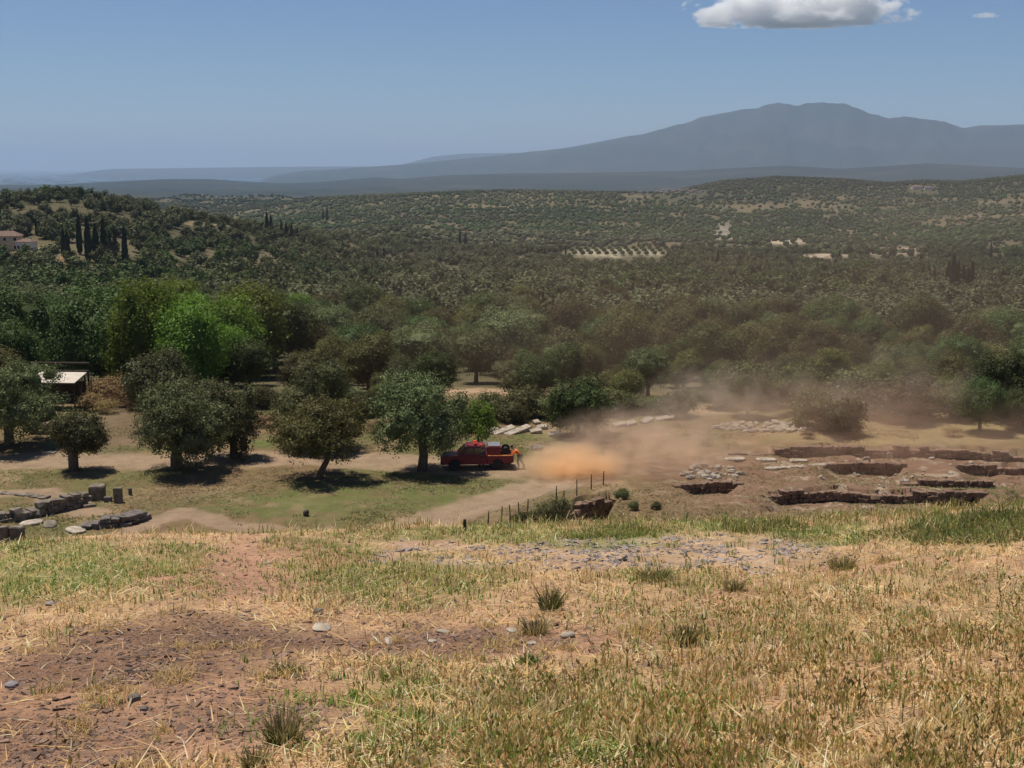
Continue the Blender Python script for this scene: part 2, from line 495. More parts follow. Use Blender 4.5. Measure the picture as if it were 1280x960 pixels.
class MB:
    """Collects boxes, tubes and prisms; build() links them as one mesh object."""
    def __init__(self): self.bm = bmesh.new()
    def _add(self, verts, faces):
        vs = [self.bm.verts.new(v) for v in verts]
        for f in faces:
            try: self.bm.faces.new([vs[i] for i in f])
            except ValueError: pass
        return vs
    def box(self, c, s, rot=None, jit=0, rng=rnd):
        hx, hy, hz_ = s[0] / 2, s[1] / 2, s[2] / 2
        vs = [Vector((a * hx, b * hy, d * hz_)) for d in (-1, 1) for b in (-1, 1) for a in (-1, 1)]
        if jit: vs = [v + Vector([rng.uniform(-jit, jit) * k for k in s]) for v in vs]
        if rot is not None: vs = [rot @ v for v in vs]
        vs = [v + Vector(c) for v in vs]
        self._add(vs, [(0, 2, 3, 1), (4, 5, 7, 6), (0, 1, 5, 4), (2, 6, 7, 3), (0, 4, 6, 2), (1, 3, 7, 5)])
        return self
    def tube(self, pts, rad, n=8, cap=True, jit=0, rng=rnd):
        pts = [Vector(p) for p in pts]
        if not hasattr(rad, '__len__'): rad = [rad] * len(pts)
        rings = []
        for i, p in enumerate(pts):
            t = (pts[min(i + 1, len(pts) - 1)] - pts[max(i - 1, 0)]).normalized()
            ref = Vector((0, 0, 1)) if abs(t.z) < .9 else Vector((1, 0, 0))
            a = t.cross(ref).normalized(); b = t.cross(a)
            ring = []
            for k in range(n):
                an = 2 * math.pi * k / n
                rr = rad[i] * (1 + (rng.uniform(-jit, jit) if jit else 0))
                ring.append(self.bm.verts.new(p + (a * math.cos(an) + b * math.sin(an)) * rr))
            rings.append(ring)
        for i in range(len(rings) - 1):
            for k in range(n):
                self.bm.faces.new((rings[i][k], rings[i][(k + 1) % n], rings[i + 1][(k + 1) % n], rings[i + 1][k]))
        if cap:
            self.bm.faces.new(rings[0][::-1]); self.bm.faces.new(rings[-1])
        return self
    def lathe(self, prof, axis_o, n=20, axis='Y'):
        rings = []
        for r_, h_ in prof:
            ring = []
            for k in range(n):
                an = 2 * math.pi * k / n
                if axis == 'Y': v = Vector((r_ * math.cos(an), h_, r_ * math.sin(an)))
                else: v = Vector((r_ * math.cos(an), r_ * math.sin(an), h_))
                ring.append(self.bm.verts.new(v + Vector(axis_o)))
            rings.append(ring)
        for i in range(len(rings) - 1):
            for k in range(n):
                self.bm.faces.new((rings[i][k], rings[i][(k + 1) % n], rings[i + 1][(k + 1) % n], rings[i + 1][k]))
        for rg in (rings[0], rings[-1]):
            try: self.bm.faces.new(rg)
            except ValueError: pass
        return self
    def prism(self, prof, y0, y1, inset=None):
        """Side outline in x,z pulled along y; inset(x,z) narrows it (tumblehome)."""
        a, b = [], []
        for x, z in prof:
            k = inset(x, z) if inset else 0
            a.append(self.bm.verts.new((x, y0 + k, z))); b.append(self.bm.verts.new((x, y1 - k, z)))
        n = len(prof)
        self.bm.faces.new(a); self.bm.faces.new(b[::-1])
        for i in range(n):
            self.bm.faces.new((a[i], b[i], b[(i + 1) % n], a[(i + 1) % n]))
        return self
    def bevel(self, w, seg=2):
        bmesh.ops.bevel(self.bm, geom=list(self.bm.edges), offset=w, segments=seg, affect='EDGES', clamp_overlap=True)
        return self
    def mesh(self, name, mat, smooth=False):
        bmesh.ops.recalc_face_normals(self.bm, faces=self.bm.faces)
        me = bpy.data.meshes.new(name)
        self.bm.to_mesh(me); self.bm.free()
        me.materials.append(mat)
        if smooth:
            me.polygons.foreach_set('use_smooth', [True] * len(me.polygons))
        return me
    def build(self, name, mat, parent=None, smooth=False, **k):
        return link(name, self.mesh(name, mat, smooth), parent, **k)

def unit(v):
    return v / np.maximum(np.linalg.norm(v, axis=-1, keepdims=True), 1e-9)

def cube_sphere(n=3):
    out = []
    g = np.linspace(-1, 1, n + 1)
    for ax in range(3):
        for s in (-1, 1):
            for i in range(n):
                for j in range(n):
                    q = []
                    for (a, b) in ((g[i], g[j]), (g[i + 1], g[j]), (g[i + 1], g[j + 1]), (g[i], g[j + 1])):
                        p = np.zeros(3); p[ax] = s; p[(ax + 1) % 3] = a; p[(ax + 2) % 3] = b
                        q.append(p)
                    out.append(q if s > 0 else q[::-1])
    return unit(np.array(out))            # (faces, 4, 3)
CS2, CS3 = cube_sphere(2), cube_sphere(3)

def lumpy(P, rng, amp=.25, k=5):
    """Push points of a unit sphere in and out with a few smooth bumps."""
    ds = unit(rng.normal(size=(k, 3)))
    w = rng.uniform(-1, 1, k)
    f = 1 + amp * sum(wi * np.exp(-3 * (1 - (P @ d))) for wi, d in zip(w, ds))
    return P * f[..., None]

def crown_quads(rng, lobes, clumps, leaves, size, spread, core=.72, up=.25, low=-.6, tint=.36, tatter=.15):
    """Leaf sprays in clumps over the lobes of a crown, with an uneven solid core added to block light."""
    lobes = np.array(lobes, float)
    area = lobes[:, 3] * lobes[:, 5]
    li = rng.choice(len(lobes), clumps * 2, p=area / area.sum())
    d = unit(rng.normal(size=(clumps * 2, 3)))
    keep = d[:, 2] > low - rng.uniform(0, .5, len(d))
    li, d = li[keep], d[keep]
    f = 1 + np.clip(rng.normal(-.05, tatter, len(d)), -.4, .3)
    c = lobes[li, :3] + d * lobes[li, 3:] * f[:, None]
    ok = np.ones(len(c), bool)
    for k, lb in enumerate(lobes):
        q = np.linalg.norm((c - lb[:3]) / lb[3:], axis=1)
        ok &= (li == k) | (q > .78)
    c, d = c[ok][:clumps], d[ok][:clumps]
    n = len(c)
    ct = rng.uniform(1 - tint, 1 + tint, n)
    C = np.repeat(c, leaves, 0); D = np.repeat(d, leaves, 0)
    P = C + rng.normal(size=C.shape) * spread * np.array([1, 1, .8])
    nrm = unit(D * 1.15 + rng.normal(size=C.shape) * .6 + np.array([0, 0, up]))
    t = unit(np.cross(nrm, rng.normal(size=C.shape)))
    b = np.cross(nrm, t)
    a = size * rng.uniform(.55, 1.35, len(P))[:, None]
    w = a * rng.uniform(.42, .7, len(P))[:, None]
    Q = np.stack([P - t * a, P - b * w, P + t * a, P + b * w], 1)
    T = np.repeat(np.repeat(ct, leaves) * rng.uniform(.85, 1.15, len(P)), 4)
    if core:  # solid lumps added to stop light leaking through, tinted darker than the leaves
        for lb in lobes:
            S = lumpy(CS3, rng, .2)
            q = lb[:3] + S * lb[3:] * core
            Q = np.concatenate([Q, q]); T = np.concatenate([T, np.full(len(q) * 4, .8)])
    return Q.reshape(-1, 3), T

def crown_mesh(name, mat, *a, **k):
    Q, T = crown_quads(*a, **k)
    return fast_mesh(name, Q, 4, mat, floats=T)

def trunk_mesh(name, path, rad, limbs=(), mat=None, rng=rnd):
    m = MB()
    m.tube(path, rad, 9, jit=.12, rng=rng)
    for lp, lr in limbs: m.tube(lp, lr, 6, jit=.1, rng=rng)
    return m.mesh(name, mat or M['bark'], True)

# ------------------------------------------------------------------ ground sheet
def soft(px, py, cx, cy, rx, ry, e=.5):
    q = np.sqrt(((px - cx) / rx) ** 2 + ((py - cy) / ry) ** 2)
    return 1 - sstep(1 - e, 1 + e, q)

def mixc(c, new, w):
    return c * (1 - w[..., None]) + np.array(new) * w[..., None]

SOIL, STRAW, GREEN, SLATE, DARK = (.37, .205, .13), (.52, .335, .185), (.15, .185, .05), (.245, .21, .20), (.165, .092, .058)

def zones(x, y, z):
    """Cover of the foreground slope: weights of straw, green growth, bare soil, slate and dark soil."""
    px, py = project(x, y, z)
    w1 = fbm(x / 1.1, y / 1.1, 3, 91) - .5
    w2 = fbm(x / .35, y / .35, 3, 92) - .5
    qx, qy = px + 130 * w1 + 60 * w2, py + 34 * w1 + 18 * w2
    S = lambda *a: soft(qx, qy, *a)
    mx = np.maximum.reduce
    green = mx([S(70, 715, 190, 34), S(210, 690, 60, 14) * .8, S(30, 683, 70, 10), S(400, 683, 60, 10), S(500, 725, 130, 28) * .85,
                S(640, 665, 240, 12) * .9, S(760, 668, 110, 16), S(1030, 665, 80, 14), S(1220, 665, 90, 22), S(900, 655, 70, 10),
                S(830, 722, 60, 10) * .7, S(640, 905, 300, 60) * .5, S(500, 880, 130, 40) * .6, S(1010, 760, 300, 60) * .25])
    soil = mx([S(290, 715, 85, 42), S(330, 685, 110, 12) * .8, S(420, 690, 60, 10) * .8, S(1100, 708, 160, 12) * .7, S(890, 735, 90, 22) * .6,
               S(150, 900, 330, 90) * .85, S(600, 800, 260, 26) * .75, S(720, 790, 160, 26) * .6, S(700, 765, 320, 36) * .45, S(1000, 835, 260, 40) * .35, S(450, 915, 160, 34) * .35])
    slate = mx([S(800, 690, 190, 18), S(530, 690, 110, 11) * .8, S(940, 680, 80, 16) * .7])
    dark = mx([S(260, 800, 190, 26), S(130, 835, 190, 30), S(560, 805, 150, 22) * .8, S(60, 930, 160, 40) * .6, S(300, 900, 120, 30) * .4, S(470, 790, 90, 18) * .7])
    return green, soil, slate, dark

def cover_colour(x, y, z):
    r = np.hypot(x, y)
    c = np.zeros(x.shape + (3,))
    px, py = project(x, y, z)
    # --- wooded land and far country
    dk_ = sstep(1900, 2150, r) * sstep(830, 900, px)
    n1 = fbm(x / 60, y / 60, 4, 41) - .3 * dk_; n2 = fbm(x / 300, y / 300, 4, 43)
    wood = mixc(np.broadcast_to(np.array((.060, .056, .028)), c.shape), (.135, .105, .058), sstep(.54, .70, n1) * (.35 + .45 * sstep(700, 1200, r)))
    wood = mixc(wood, (.145, .115, .066), sstep(.58, .72, n2) * .6 * (1 - dk_))
    far = mixc(np.broadcast_to(np.array((.022, .034, .036)), c.shape), (.055, .055, .050), sstep(.5, .75, fbm(x / 260, y / 260, 5, 45)) * .55)
    c = mixc(wood, (0, 0, 0), np.zeros(r.shape))
    c = c * (1 - sstep(2500, 3600, r))[..., None] + far * sstep(2500, 3600, r)[..., None]
    for fx, fy, rx, ry, col, e in FIELDS:
        c = mixc(c, tuple(k * .72 for k in col), soft(px + 14 * (n1 - .5), py + 5 * (n1 - .5), fx, fy, rx, ry, e) * (r > 118) * (.55 + .45 * sstep(.35, .6, fbm(x / 14, y / 14, 3, 46))))
    # --- the flat with tracks and dig
    s = (r > 40) & (r < 150)
    if s.any():
        xs, ys, ps, qs = x[s], y[s], px[s], py[s]
        a1 = fbm(xs / 5, ys / 5, 4, 51); a2 = fbm(xs / .8, ys / .8, 3, 52)
        g = np.broadcast_to(np.array((.165, .112, .060)), xs.shape + (3,))
        g = mixc(g, (.115, .112, .042), sstep(.40, .62, a1 * .6 + a2 * .4) * .75)
        g = mixc(g, (.25, .175, .10), sstep(.52, .75, fbm(xs / 3, ys / 3, 3, 55)) * .8)
        j = 14 * (a1 - .5) + 8 * (a2 - .5)
        G = lambda cx, cy, rx, ry, w=1., e=.4: soft(ps + 2.5 * j, qs + .6 * j, cx, cy, rx, ry, e) * w
        for a_ in ((520, 606, 130, 12), (590, 602, 70, 12), (440, 625, 210, 16, .7), (340, 552, 40, 8), (640, 549, 60, 6, .8), (330, 640, 120, 8, .5), (700, 640, 60, 14, .6), (1180, 536, 90, 7, .6), (140, 540, 25, 6, .7)):
            g = mixc(g, (.100, .115, .036), G(*a_) * (.35 + .65 * sstep(.3, .6, a2)))
        tr = 0
        for line, w_ in TRACKS:
            for (x0, y0), (x1, y1) in zip(line[:-1], line[1:]):
                dx, dy = x1 - x0, y1 - y0
                t = np.clip(((xs - x0) * dx + (ys - y0) * dy) / (dx * dx + dy * dy), 0, 1)
                dd = np.hypot(xs - x0 - t * dx, ys - y0 - t * dy) + (a2 - .5) * 1.2
                tr = np.maximum(tr, 1 - sstep(w_ * .75, w_ * 1.25, dd))
        g = mixc(g, (.285, .20, .135), tr * (.55 + .45 * a2))
        dig = G(1080, 600, 250, 45, 1., .3)
        g = mixc(g, (.19, .115, .078), dig * .85)
        g = mixc(g, (.12, .085, .055), G(150, 530, 60, 34, .7))
        g = mixc(g, (.38, .30, .22), dig * sstep(.62, .7, a2) * .6)
        g = mixc(g, (.26, .20, .10), G(1130, 540, 190, 16, .8))
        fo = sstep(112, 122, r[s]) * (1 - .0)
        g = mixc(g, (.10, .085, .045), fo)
        for fx, fy, rx, ry in ((590, 491, 70, 7), (800, 440, 22, 9), (880, 510, 60, 8)):
            g = mixc(g, (.33, .22, .14), G(fx, fy, rx, ry, 1.))
        blend = (1 - sstep(125, 148, r[s]))[..., None]
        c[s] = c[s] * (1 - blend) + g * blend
    # --- foreground slope
    f = r < 62
    xs, ys, zs = x[f], y[f], z[f]
    green, soil, slate, dark = zones(xs, ys, zs)
    n = fbm(xs / .25, ys / .25, 3, 61)
    g = np.broadcast_to(np.array(STRAW), xs.shape + (3,)) * (.55 + .75 * n)[..., None]
    g = mixc(g, (.36, .225, .14), sstep(.45, .7, fbm(xs / .6, ys / .6, 3, 62)) * .7)
    g = mixc(g, GREEN, green * .75)
    g = mixc(g, SOIL, soil * .95)
    g = mixc(g, DARK, dark * .85)
    g = mixc(g, SLATE, slate * .32 * sstep(.3, .6, n))
    out = sstep(24, 40, r[f])[..., None]
    c[f] = g * (1 - out) + np.array((.20, .16, .085)) * out
    return c

FIELDS = [   # bare or mown fields on the far slopes: where, half size, colour
    (770, 316, 66, 5, (.42, .37, .24), .25), (265, 278, 36, 5, (.38, .27, .15), .4), (190, 272, 10, 3, (.34, .23, .14), .4),
    (75, 327, 16, 5, (.34, .21, .12), .5), (985, 302, 30, 4, (.46, .38, .27), .4), (1030, 319, 38, 3, (.46, .36, .26), .5), (1120, 314, 40, 6, (.40, .30, .22), .5),
    (1250, 330, 40, 5, (.38, .28, .2), .5), (560, 342, 40, 6, (.28, .24, .15), .6),
    (960, 365, 14, 3, (.42, .32, .22), .5), (725, 392, 14, 7, (.40, .27, .17), .5), (805, 436, 16, 8, (.42, .28, .18), .5), (905, 432, 14, 6, (.36, .26, .17), .5), (1172, 452, 12, 8, (.40, .27, .18), .5), (1000, 402, 14, 5, (.34, .26, .16), .5), (905, 290, 14, 12, (.30, .26, .2), .6), (20, 313, 40, 5, (.36, .26, .16), .5)]
TRACKS = [
    ([flat_xy(*p) for p in [(-120, 578), (60, 576), (180, 578), (300, 573), (400, 574), (500, 578), (600, 586), (660, 588), (740, 580), (820, 585)]], 2.3),
    ([flat_xy(*p) for p in [(480, 668), (540, 652), (600, 631), (650, 614), (700, 602), (760, 592)]], 1.7),
    ([flat_xy(*p) for p in [(60, 700), (230, 640), (280, 656), (420, 664)]], .8),
    ([flat_xy(*p) for p in [(-100, 615), (60, 618), (110, 640)]], 1.0),
]

az_f = np.radians(np.arange(-42, 42.001, .12))
az_b = np.radians(np.arange(48, 318, 6.0))
AZ = np.concatenate([az_f, az_b])
RR = np.concatenate([np.linspace(.03, 5.5, 12), np.linspace(5.55, 24, 320), np.linspace(24.5, 58, 46), np.linspace(58.3, 126, 260), np.geomspace(126.6, 65000, 340)])
gx = RR[:, None] * np.sin(AZ)[None]; gy = RR[:, None] * np.cos(AZ)[None]
gz = height(gx, gy)
P3 = np.stack([gx, gy, gz], -1)
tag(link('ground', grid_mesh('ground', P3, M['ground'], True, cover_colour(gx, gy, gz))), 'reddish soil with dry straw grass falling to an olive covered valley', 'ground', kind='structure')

m, nt, out = new_mat('sea_water')
b = nt.nodes.new('ShaderNodeBsdfPrincipled')
b.inputs['Base Color'].default_value = (.035, .085, .14, 1); b.inputs['Roughness'].default_value = .55; b.inputs['Specular IOR Level'].default_value = .15
nz = nt.nodes.new('ShaderNodeTexNoise'); nz.inputs['Scale'].default_value = .004; nz.inputs['Detail'].default_value = 8
bp = nt.nodes.new('ShaderNodeBump'); bp.inputs['Strength'].default_value = .3; bp.inputs['Distance'].default_value = 4
tcn = nt.nodes.new('ShaderNodeTexCoord'); nt.links.new(tcn.outputs['Object'], nz.inputs['Vector'])
nt.links.new(nz.outputs['Fac'], bp.inputs['Height']); nt.links.new(bp.outputs[0], b.inputs['Normal'])
nt.links.new(b.outputs[0], out.inputs['Surface'])
sr = np.geomspace(5000, 64800, 24); sa = np.radians(np.arange(0, 360, 3.0))
tag(link('sea', grid_mesh('sea', np.stack([sr[:, None] * np.sin(sa), sr[:, None] * np.cos(sa), np.full((24, 120), -120.0)], -1), m, True)), 'blue sea beyond the far low hills', 'sea', kind='structure')

hb = MB(); hb.box((0, 0, (760 - 130) / 2), (132000, 132000, 760 + 130))
tag(hb.build('haze', M['haze']), 'pale blue haze over the valley and the far mountain', 'haze', kind='stuff')

# ------------------------------------------------------------------ tree kinds (one mesh set per variant, shared by all copies)
def lobes_round(rng, w, h, k, base=.0):
    out = []
    for i in range(k):
        a = 2 * math.pi * (i + rng.uniform(-.3, .3)) / k
        d = w * rng.uniform(.32, .60) if i else 0
        rr = w * rng.uniform(.42, .62)
        zc = base + h * rng.uniform(.38, .68) if i else base + h * .60
        out.append((d * math.cos(a), d * math.sin(a), zc, rr * rng.uniform(.8, 1.1), rr * rng.uniform(.8, 1.1), h * rng.uniform(.24, .36)))
    for i in range(k // 2 if k > 5 else 0):      # small boughs that break the outline
        a = rng.uniform(0, 6.28); d = w * rng.uniform(.55, .95); rr = w * rng.uniform(.16, .30)
        out.append((d * math.cos(a), d * math.sin(a), base + h * rng.uniform(.25, .95) * (1.05 - .35 * d / w), rr, rr, rr * rng.uniform(.7, 1.0)))
    return out

def simple_trunk(rng, h, r0, spreadw):
    p = [(0, 0, -.3), (.03 * h * rng.uniform(-1, 1), .03 * h * rng.uniform(-1, 1), h * .5), (.06 * h * rng.uniform(-1, 1), .05 * h * rng.uniform(-1, 1), h)]
    limbs = []
    for k in range(4):
        a = 2 * math.pi * (k + rng.uniform(-.3, .3)) / 4
        s = spreadw * rng.uniform(.4, .7)
        limbs.append(([p[1], (p[1][0] + s * .5 * math.cos(a), p[1][1] + s * .5 * math.sin(a), h * .85), (s * math.cos(a), s * math.sin(a), h * 1.25)], [r0 * .5, r0 * .32, r0 * .12]))
    return p, [r0 * 1.25, r0 * .85, r0 * .5], limbs

KINDS = {}
def make_kind(key, mat, n, w, h, k, clumps, leaves, size, spread, base, trunk_h, r0, **kw):
    out = []
    for i in range(n):
        rng = np.random.default_rng(100 + i * 7 + sum(map(ord, key)))
        lb = lobes_round(rng, w, h, k, base)
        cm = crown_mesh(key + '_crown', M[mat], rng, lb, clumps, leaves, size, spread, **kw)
        tm = trunk_mesh(key + '_trunk', *simple_trunk(rng, trunk_h, r0, w * .8))
        out.append((cm, tm))
    KINDS[key] = out

# unit trees in metres; height about 6 m, copies are scaled
make_kind('broadleaf_tree', 'broad', 4, 2.5, 5.4, 9, 460, 30, .088, .26, .5, 2.2, .20)
make_kind('evergreen_oak', 'dark', 4, 2.6, 5.6, 9, 460, 30, .085, .25, .3, 2.0, .20)
make_kind('olive_tree', 'olive', 3, 2.5, 5.0, 9, 460, 28, .082, .26, .6, 2.0, .24)
make_kind('leafy_tree', 'bright', 3, 2.5, 5.8, 10, 480, 28, .100, .29, .3, 2.2, .18)
make_kind('fig_shrub', 'silver', 2, 2.0, 3.6, 6, 230, 12, .17, .26, .0, 1.2, .09, core=.5)
make_kind('bush', 'shrub', 4, 1.7, 2.6, 7, 260, 18, .085, .20, -.25, .8, .07, low=-.2)

make_kind('dry_bush', 'dry', 2, 1.7, 2.6, 6, 150, 14, .085, .24, -.25, .8, .06, low=-.2, core=.4)

def cypress_mesh(rng, h=12.0, w=1.0, n=1300):
    t = rng.uniform(0, 1, n)
    prof = np.interp(t, [0, .08, .3, .6, .85, 1], [.55, .85, 1, .8, .42, .04]) * w
    a = rng.uniform(0, 2 * np.pi, n)
    rr = prof * (.8 + .3 * rng.uniform(0, 1, n)) * (1 + .16 * np.sin(a * 3 + t * 25))
    P = np.stack([rr * np.cos(a), rr * np.sin(a), .4 + t * (h - .4)], -1)
    out_ = np.stack([np.cos(a), np.sin(a), np.zeros(n)], -1)
    nrm = unit(out_ + rng.normal(size=P.shape) * .35)
    up = unit(np.array([0, 0, 1.]) + rng.normal(size=P.shape) * .2 + out_ * .15)
    sd = np.cross(up, nrm)
    L_ = rng.uniform(.35, .8, n)[:, None]; W_ = rng.uniform(.12, .22, n)[:, None]
    Q = np.stack([P - up * L_ * .5, P + sd * W_, P + up * L_, P - sd * W_], 1)
    zc = np.linspace(.3, h * .97, 12); pr = np.interp(zc / h, [0, .08, .3, .6, .85, 1], [.45, .75, .88, .7, .34, .02]) * w
    core = []
    for i in range(11):
        for k in range(8):
            a0, a1 = k * np.pi / 4, (k + 1) * np.pi / 4
            core.append([(pr[i] * np.cos(a0), pr[i] * np.sin(a0), zc[i]), (pr[i] * np.cos(a1), pr[i] * np.sin(a1), zc[i]), (pr[i + 1] * np.cos(a1), pr[i + 1] * np.sin(a1), zc[i + 1]), (pr[i + 1] * np.cos(a0), pr[i + 1] * np.sin(a0), zc[i + 1])])
    Q = np.concatenate([Q, np.array(core)])
    T = np.concatenate([np.repeat(rng.uniform(.7, 1.3, n), 4), np.full(len(core) * 4, .8)])
    return fast_mesh('cypress_crown', Q.reshape(-1, 3), 4, M['cypress'], floats=T)
KINDS['cypress_tree'] = [(cypress_mesh(np.random.default_rng(s)), MB().tube([(0, 0, -.5), (0, 0, 1.2)], [.22, .16], 8).mesh('cypress_trunk', M['bark'], True)) for s in (1, 2, 3)]

def plant_tree(kind, p, h, label, cat, group=None, wide=1.0, var=None, mat=None):
    hs = {'broadleaf_tree': 5.9, 'evergreen_oak': 5.9, 'olive_tree': 5.6, 'leafy_tree': 6.1, 'fig_shrub': 3.7, 'bush': 2.5, 'dry_bush': 2.5, 'cypress_tree': 12.4}[kind]
    ms = KINDS[kind]
    cm, tm = ms[var if var is not None else rnd.randrange(len(ms))]
    s = h / hs
    t = thing(kind, label, cat, (p[0], p[1], p[2] - .05), rnd.uniform(0, 6.28), group)
    t.scale = (s * wide, s * wide, s)
    link('trunk', tm, t); link('crown', cm, t)
    return t

# ------------------------------------------------------------------ the olive trees of the flat, each with its own outline
def olive(base_px, crown, label, trunk, rad, seed, mat='olive', lobes_n=8, clumps=420, size=.10, name='olive_tree', cat='olive tree', dens=11, droop=0):
    """crown = (x0, x1, top, bottom) in photograph pixels; trunk = bends of the stem as fractions of crown height."""
    b = at(*base_px)
    rng = np.random.default_rng(seed)
    sx = span(1, b)
    cx = ((crown[0] + crown[1]) / 2 - base_px[0]) * sx
    w = (crown[1] - crown[0]) / 2 * sx
    top = (base_px[1] - crown[2]) * sx / CP; bot = (base_px[1] - crown[3]) * sx / CP
    hh = (top - bot) / 2
    zc = (top + bot) / 2
    lb = []
    for i in range(lobes_n):
        a = 2 * math.pi * (i + rng.uniform(-.25, .25)) / (lobes_n - 1)
        d = rng.uniform(.40, .60) if i else 0
        q = rng.uniform(.36, .48)
        zz = zc + hh * (rng.uniform(-.52, .40) if i else .36)
        lb.append((cx + w * d * math.cos(a), w * d * math.sin(a), zz, w * q, w * q, hh * rng.uniform(.44, .60)))
    for i in range(5):
        a = rng.uniform(0, 6.28); d = rng.uniform(.62, .86); q = rng.uniform(.16, .26)
        lb.append((cx + w * d * math.cos(a), w * d * math.sin(a), zc + hh * rng.uniform(-.55, .6), w * q, w * q, hh * rng.uniform(.24, .36)))
    t = thing(name, label, cat, b - Vector((0, 0, .05)), 0)
    tp = [(0, 0, -.3)] + [(cx * fx if abs(cx) > .25 else fx * w * .4, w * fy, zc * fz) for fx, fy, fz in trunk]
    limbs = []
    e = tp[-2] if len(tp) > 2 else tp[-1]
    for i in range(1, lobes_n, 2):
        l = lb[i]
        limbs.append(([e, ((e[0] + l[0]) / 2, (e[1] + l[1]) / 2, (e[2] * .6 + l[2] * .4)), (l[0], l[1], l[2])], [rad * .5, rad * .34, rad * .12]))
    link('trunk', trunk_mesh('olive_trunk', tp, list(np.linspace(rad * 1.25, rad * .6, len(tp))), limbs, rng=random.Random(seed)), t)
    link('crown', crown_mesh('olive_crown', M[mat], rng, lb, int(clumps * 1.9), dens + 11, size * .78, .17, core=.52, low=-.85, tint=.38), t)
    return t

olive((12, 558), (-52, 86, 444, 540), 'large olive tree at left edge in front of the roofed shelter', [(0, 0, .35), (.3, 0, .7), (.2, 0, 1.0)], .30, 1, clumps=520)
olive((92, 588), (67, 136, 512, 572), 'smallest olive tree, low with a thick trunk, before the left dirt track', [(0, 0, .4), (.1, 0, .8), (0, 0, 1)], .30, 2, lobes_n=6, clumps=260)
olive((222, 587), (168, 298, 471, 574), 'round dense olive tree with a short trunk, left of the leaning one', [(-.1, 0, .25), (.15, 0, .55), (.2, 0, 1)], .36, 3, clumps=520)
olive((292, 572), (246, 328, 474, 576), 'olive tree half hidden behind the round dense olive tree', [(0, 0, .3), (.1, 0, .7), (.1, 0, 1)], .26, 4, clumps=320)
olive((397, 598), (340, 462, 492, 570), 'dark olive tree with a bare leaning forked trunk', [(.22, 0, .16), (.52, 0, .36), (.56, 0, .52), (.30, 0, .90)], .21, 5, mat='broad', clumps=430)
olive((388, 562), (338, 442, 440, 540), 'tall grey olive tree standing behind the leaning one', [(0, 0, .3), (.1, 0, .7), (.1, 0, 1)], .26, 6, clumps=420)
olive((527, 589), (466, 590, 463, 566), 'broad olive tree whose crown overhangs the bonnet of the red pickup', [(.1, 0, .3), (0, 0, .6), (.2, 0, 1)], .30, 7, clumps=520)
olive((598, 562), (566, 626, 497, 547), 'slim young tree with yellow green leaves behind the red pickup', [(0, 0, .4), (.05, 0, .8), (0, 0, 1)], .08, 8, mat='bright', lobes_n=6, clumps=180, name='young_tree', cat='tree')
olive((722, 546), (684, 768, 468, 545), 'bushy dark tree standing over the white stone slabs', [(0, 0, .35), (.1, 0, .7), (0, 0, 1)], .2, 9, mat='dark', clumps=380, name='bushy_tree', cat='tree')
olive((1252, 524), (1210, 1310, 432, 518), 'dark bushy tree by the right edge above the excavation', [(0, 0, .35), (.1, 0, .7), (0, 0, 1)], .22, 10, mat='dark', clumps=420, name='bushy_tree', cat='tree')
plant_tree('bush', at(1050, 543), 2.9, 'pale green bush in front of the wood beside the rubble', 'bush', wide=.85)
plant_tree('bush', at(1024, 534), 3.0, 'dull olive bush just behind the pale bush at the rubble', 'bush', wide=.9)
plant_tree('fig_shrub', at(190, 510), 4.0, 'pale grey leaved fig between the shelter and the round olive', 'shrub', wide=.8)
plant_tree('leafy_tree', at(236, 500), 8.4, 'tall vivid green tree behind the round dense olive tree', 'tree', wide=.9)
plant_tree('leafy_tree', at(182, 497), 10.6, 'tallest vivid green tree rising behind the pale fig', 'tree', wide=.75)
plant_tree('leafy_tree', at(280, 492), 6.6, 'lower vivid green tree right of the two tall green ones', 'tree', wide=1.0)

for px, py, h_ in ((126, 506, 2.3), (141, 504, 2.6), (156, 507, 2.0), (116, 514, 1.7), (168, 512, 1.8), (134, 517, 1.3)):
    plant_tree('dry_bush', at(px, py), h_, 'dry brown bush on the slope right of the roofed shelter', 'bush', 'dry bushes right of the roofed shelter', wide=1.1)
for px, py, h_ in ((470, 540, 1.0), (440, 545, .8), (760, 560, .8), (1010, 548, .7), (880, 556, .8), (1190, 545, .8), (330, 533, 1.1)):
    plant_tree('dry_bush', at(px, py), h_, 'low dry brush standing alone on the flat ground', 'bush', 'low dry brush on the flat ground', wide=1.3)

# ------------------------------------------------------------------ the wood: single trees near, one mass far away
def zone_label(px, r):
    if px < 175: z_ = 'behind the roofed shelter'
    elif px < 350: z_ = 'behind the round olives'
    elif px < 660: z_ = 'behind the red pickup'
    elif px < 900: z_ = 'behind the white stone slabs'
    else: z_ = 'beyond the excavation'
    return z_, ('at the front of the wood' if r < 150 else 'deep in the wood' if r < 205 else 'at the far side of the wood')

WORDS = {'broadleaf_tree': ('brown green tree', 'tree'), 'evergreen_oak': ('dark green tree', 'tree'), 'olive_tree': ('grey green olive tree', 'olive tree'), 'leafy_tree': ('vivid green tree', 'tree'), 'bush': ('low rounded bush', 'bush')}
occ = []
def far_enough(x, y, d):
    for (a, b_, e) in occ:
        if (a - x) ** 2 + (b_ - y) ** 2 < ((d + e) / 2) ** 2: return False
    occ.append((x, y, d)); return True

CLEAR = [(590, 491, 90, 9), (805, 446, 28, 20), (725, 400, 24, 15), (1172, 460, 16, 20), (905, 436, 18, 14), (1000, 405, 20, 14), (880, 512, 60, 9), (150, 510, 22, 30), (85, 505, 45, 30), (880, 522, 55, 10), (960, 535, 75, 12), (232, 508, 78, 28)]
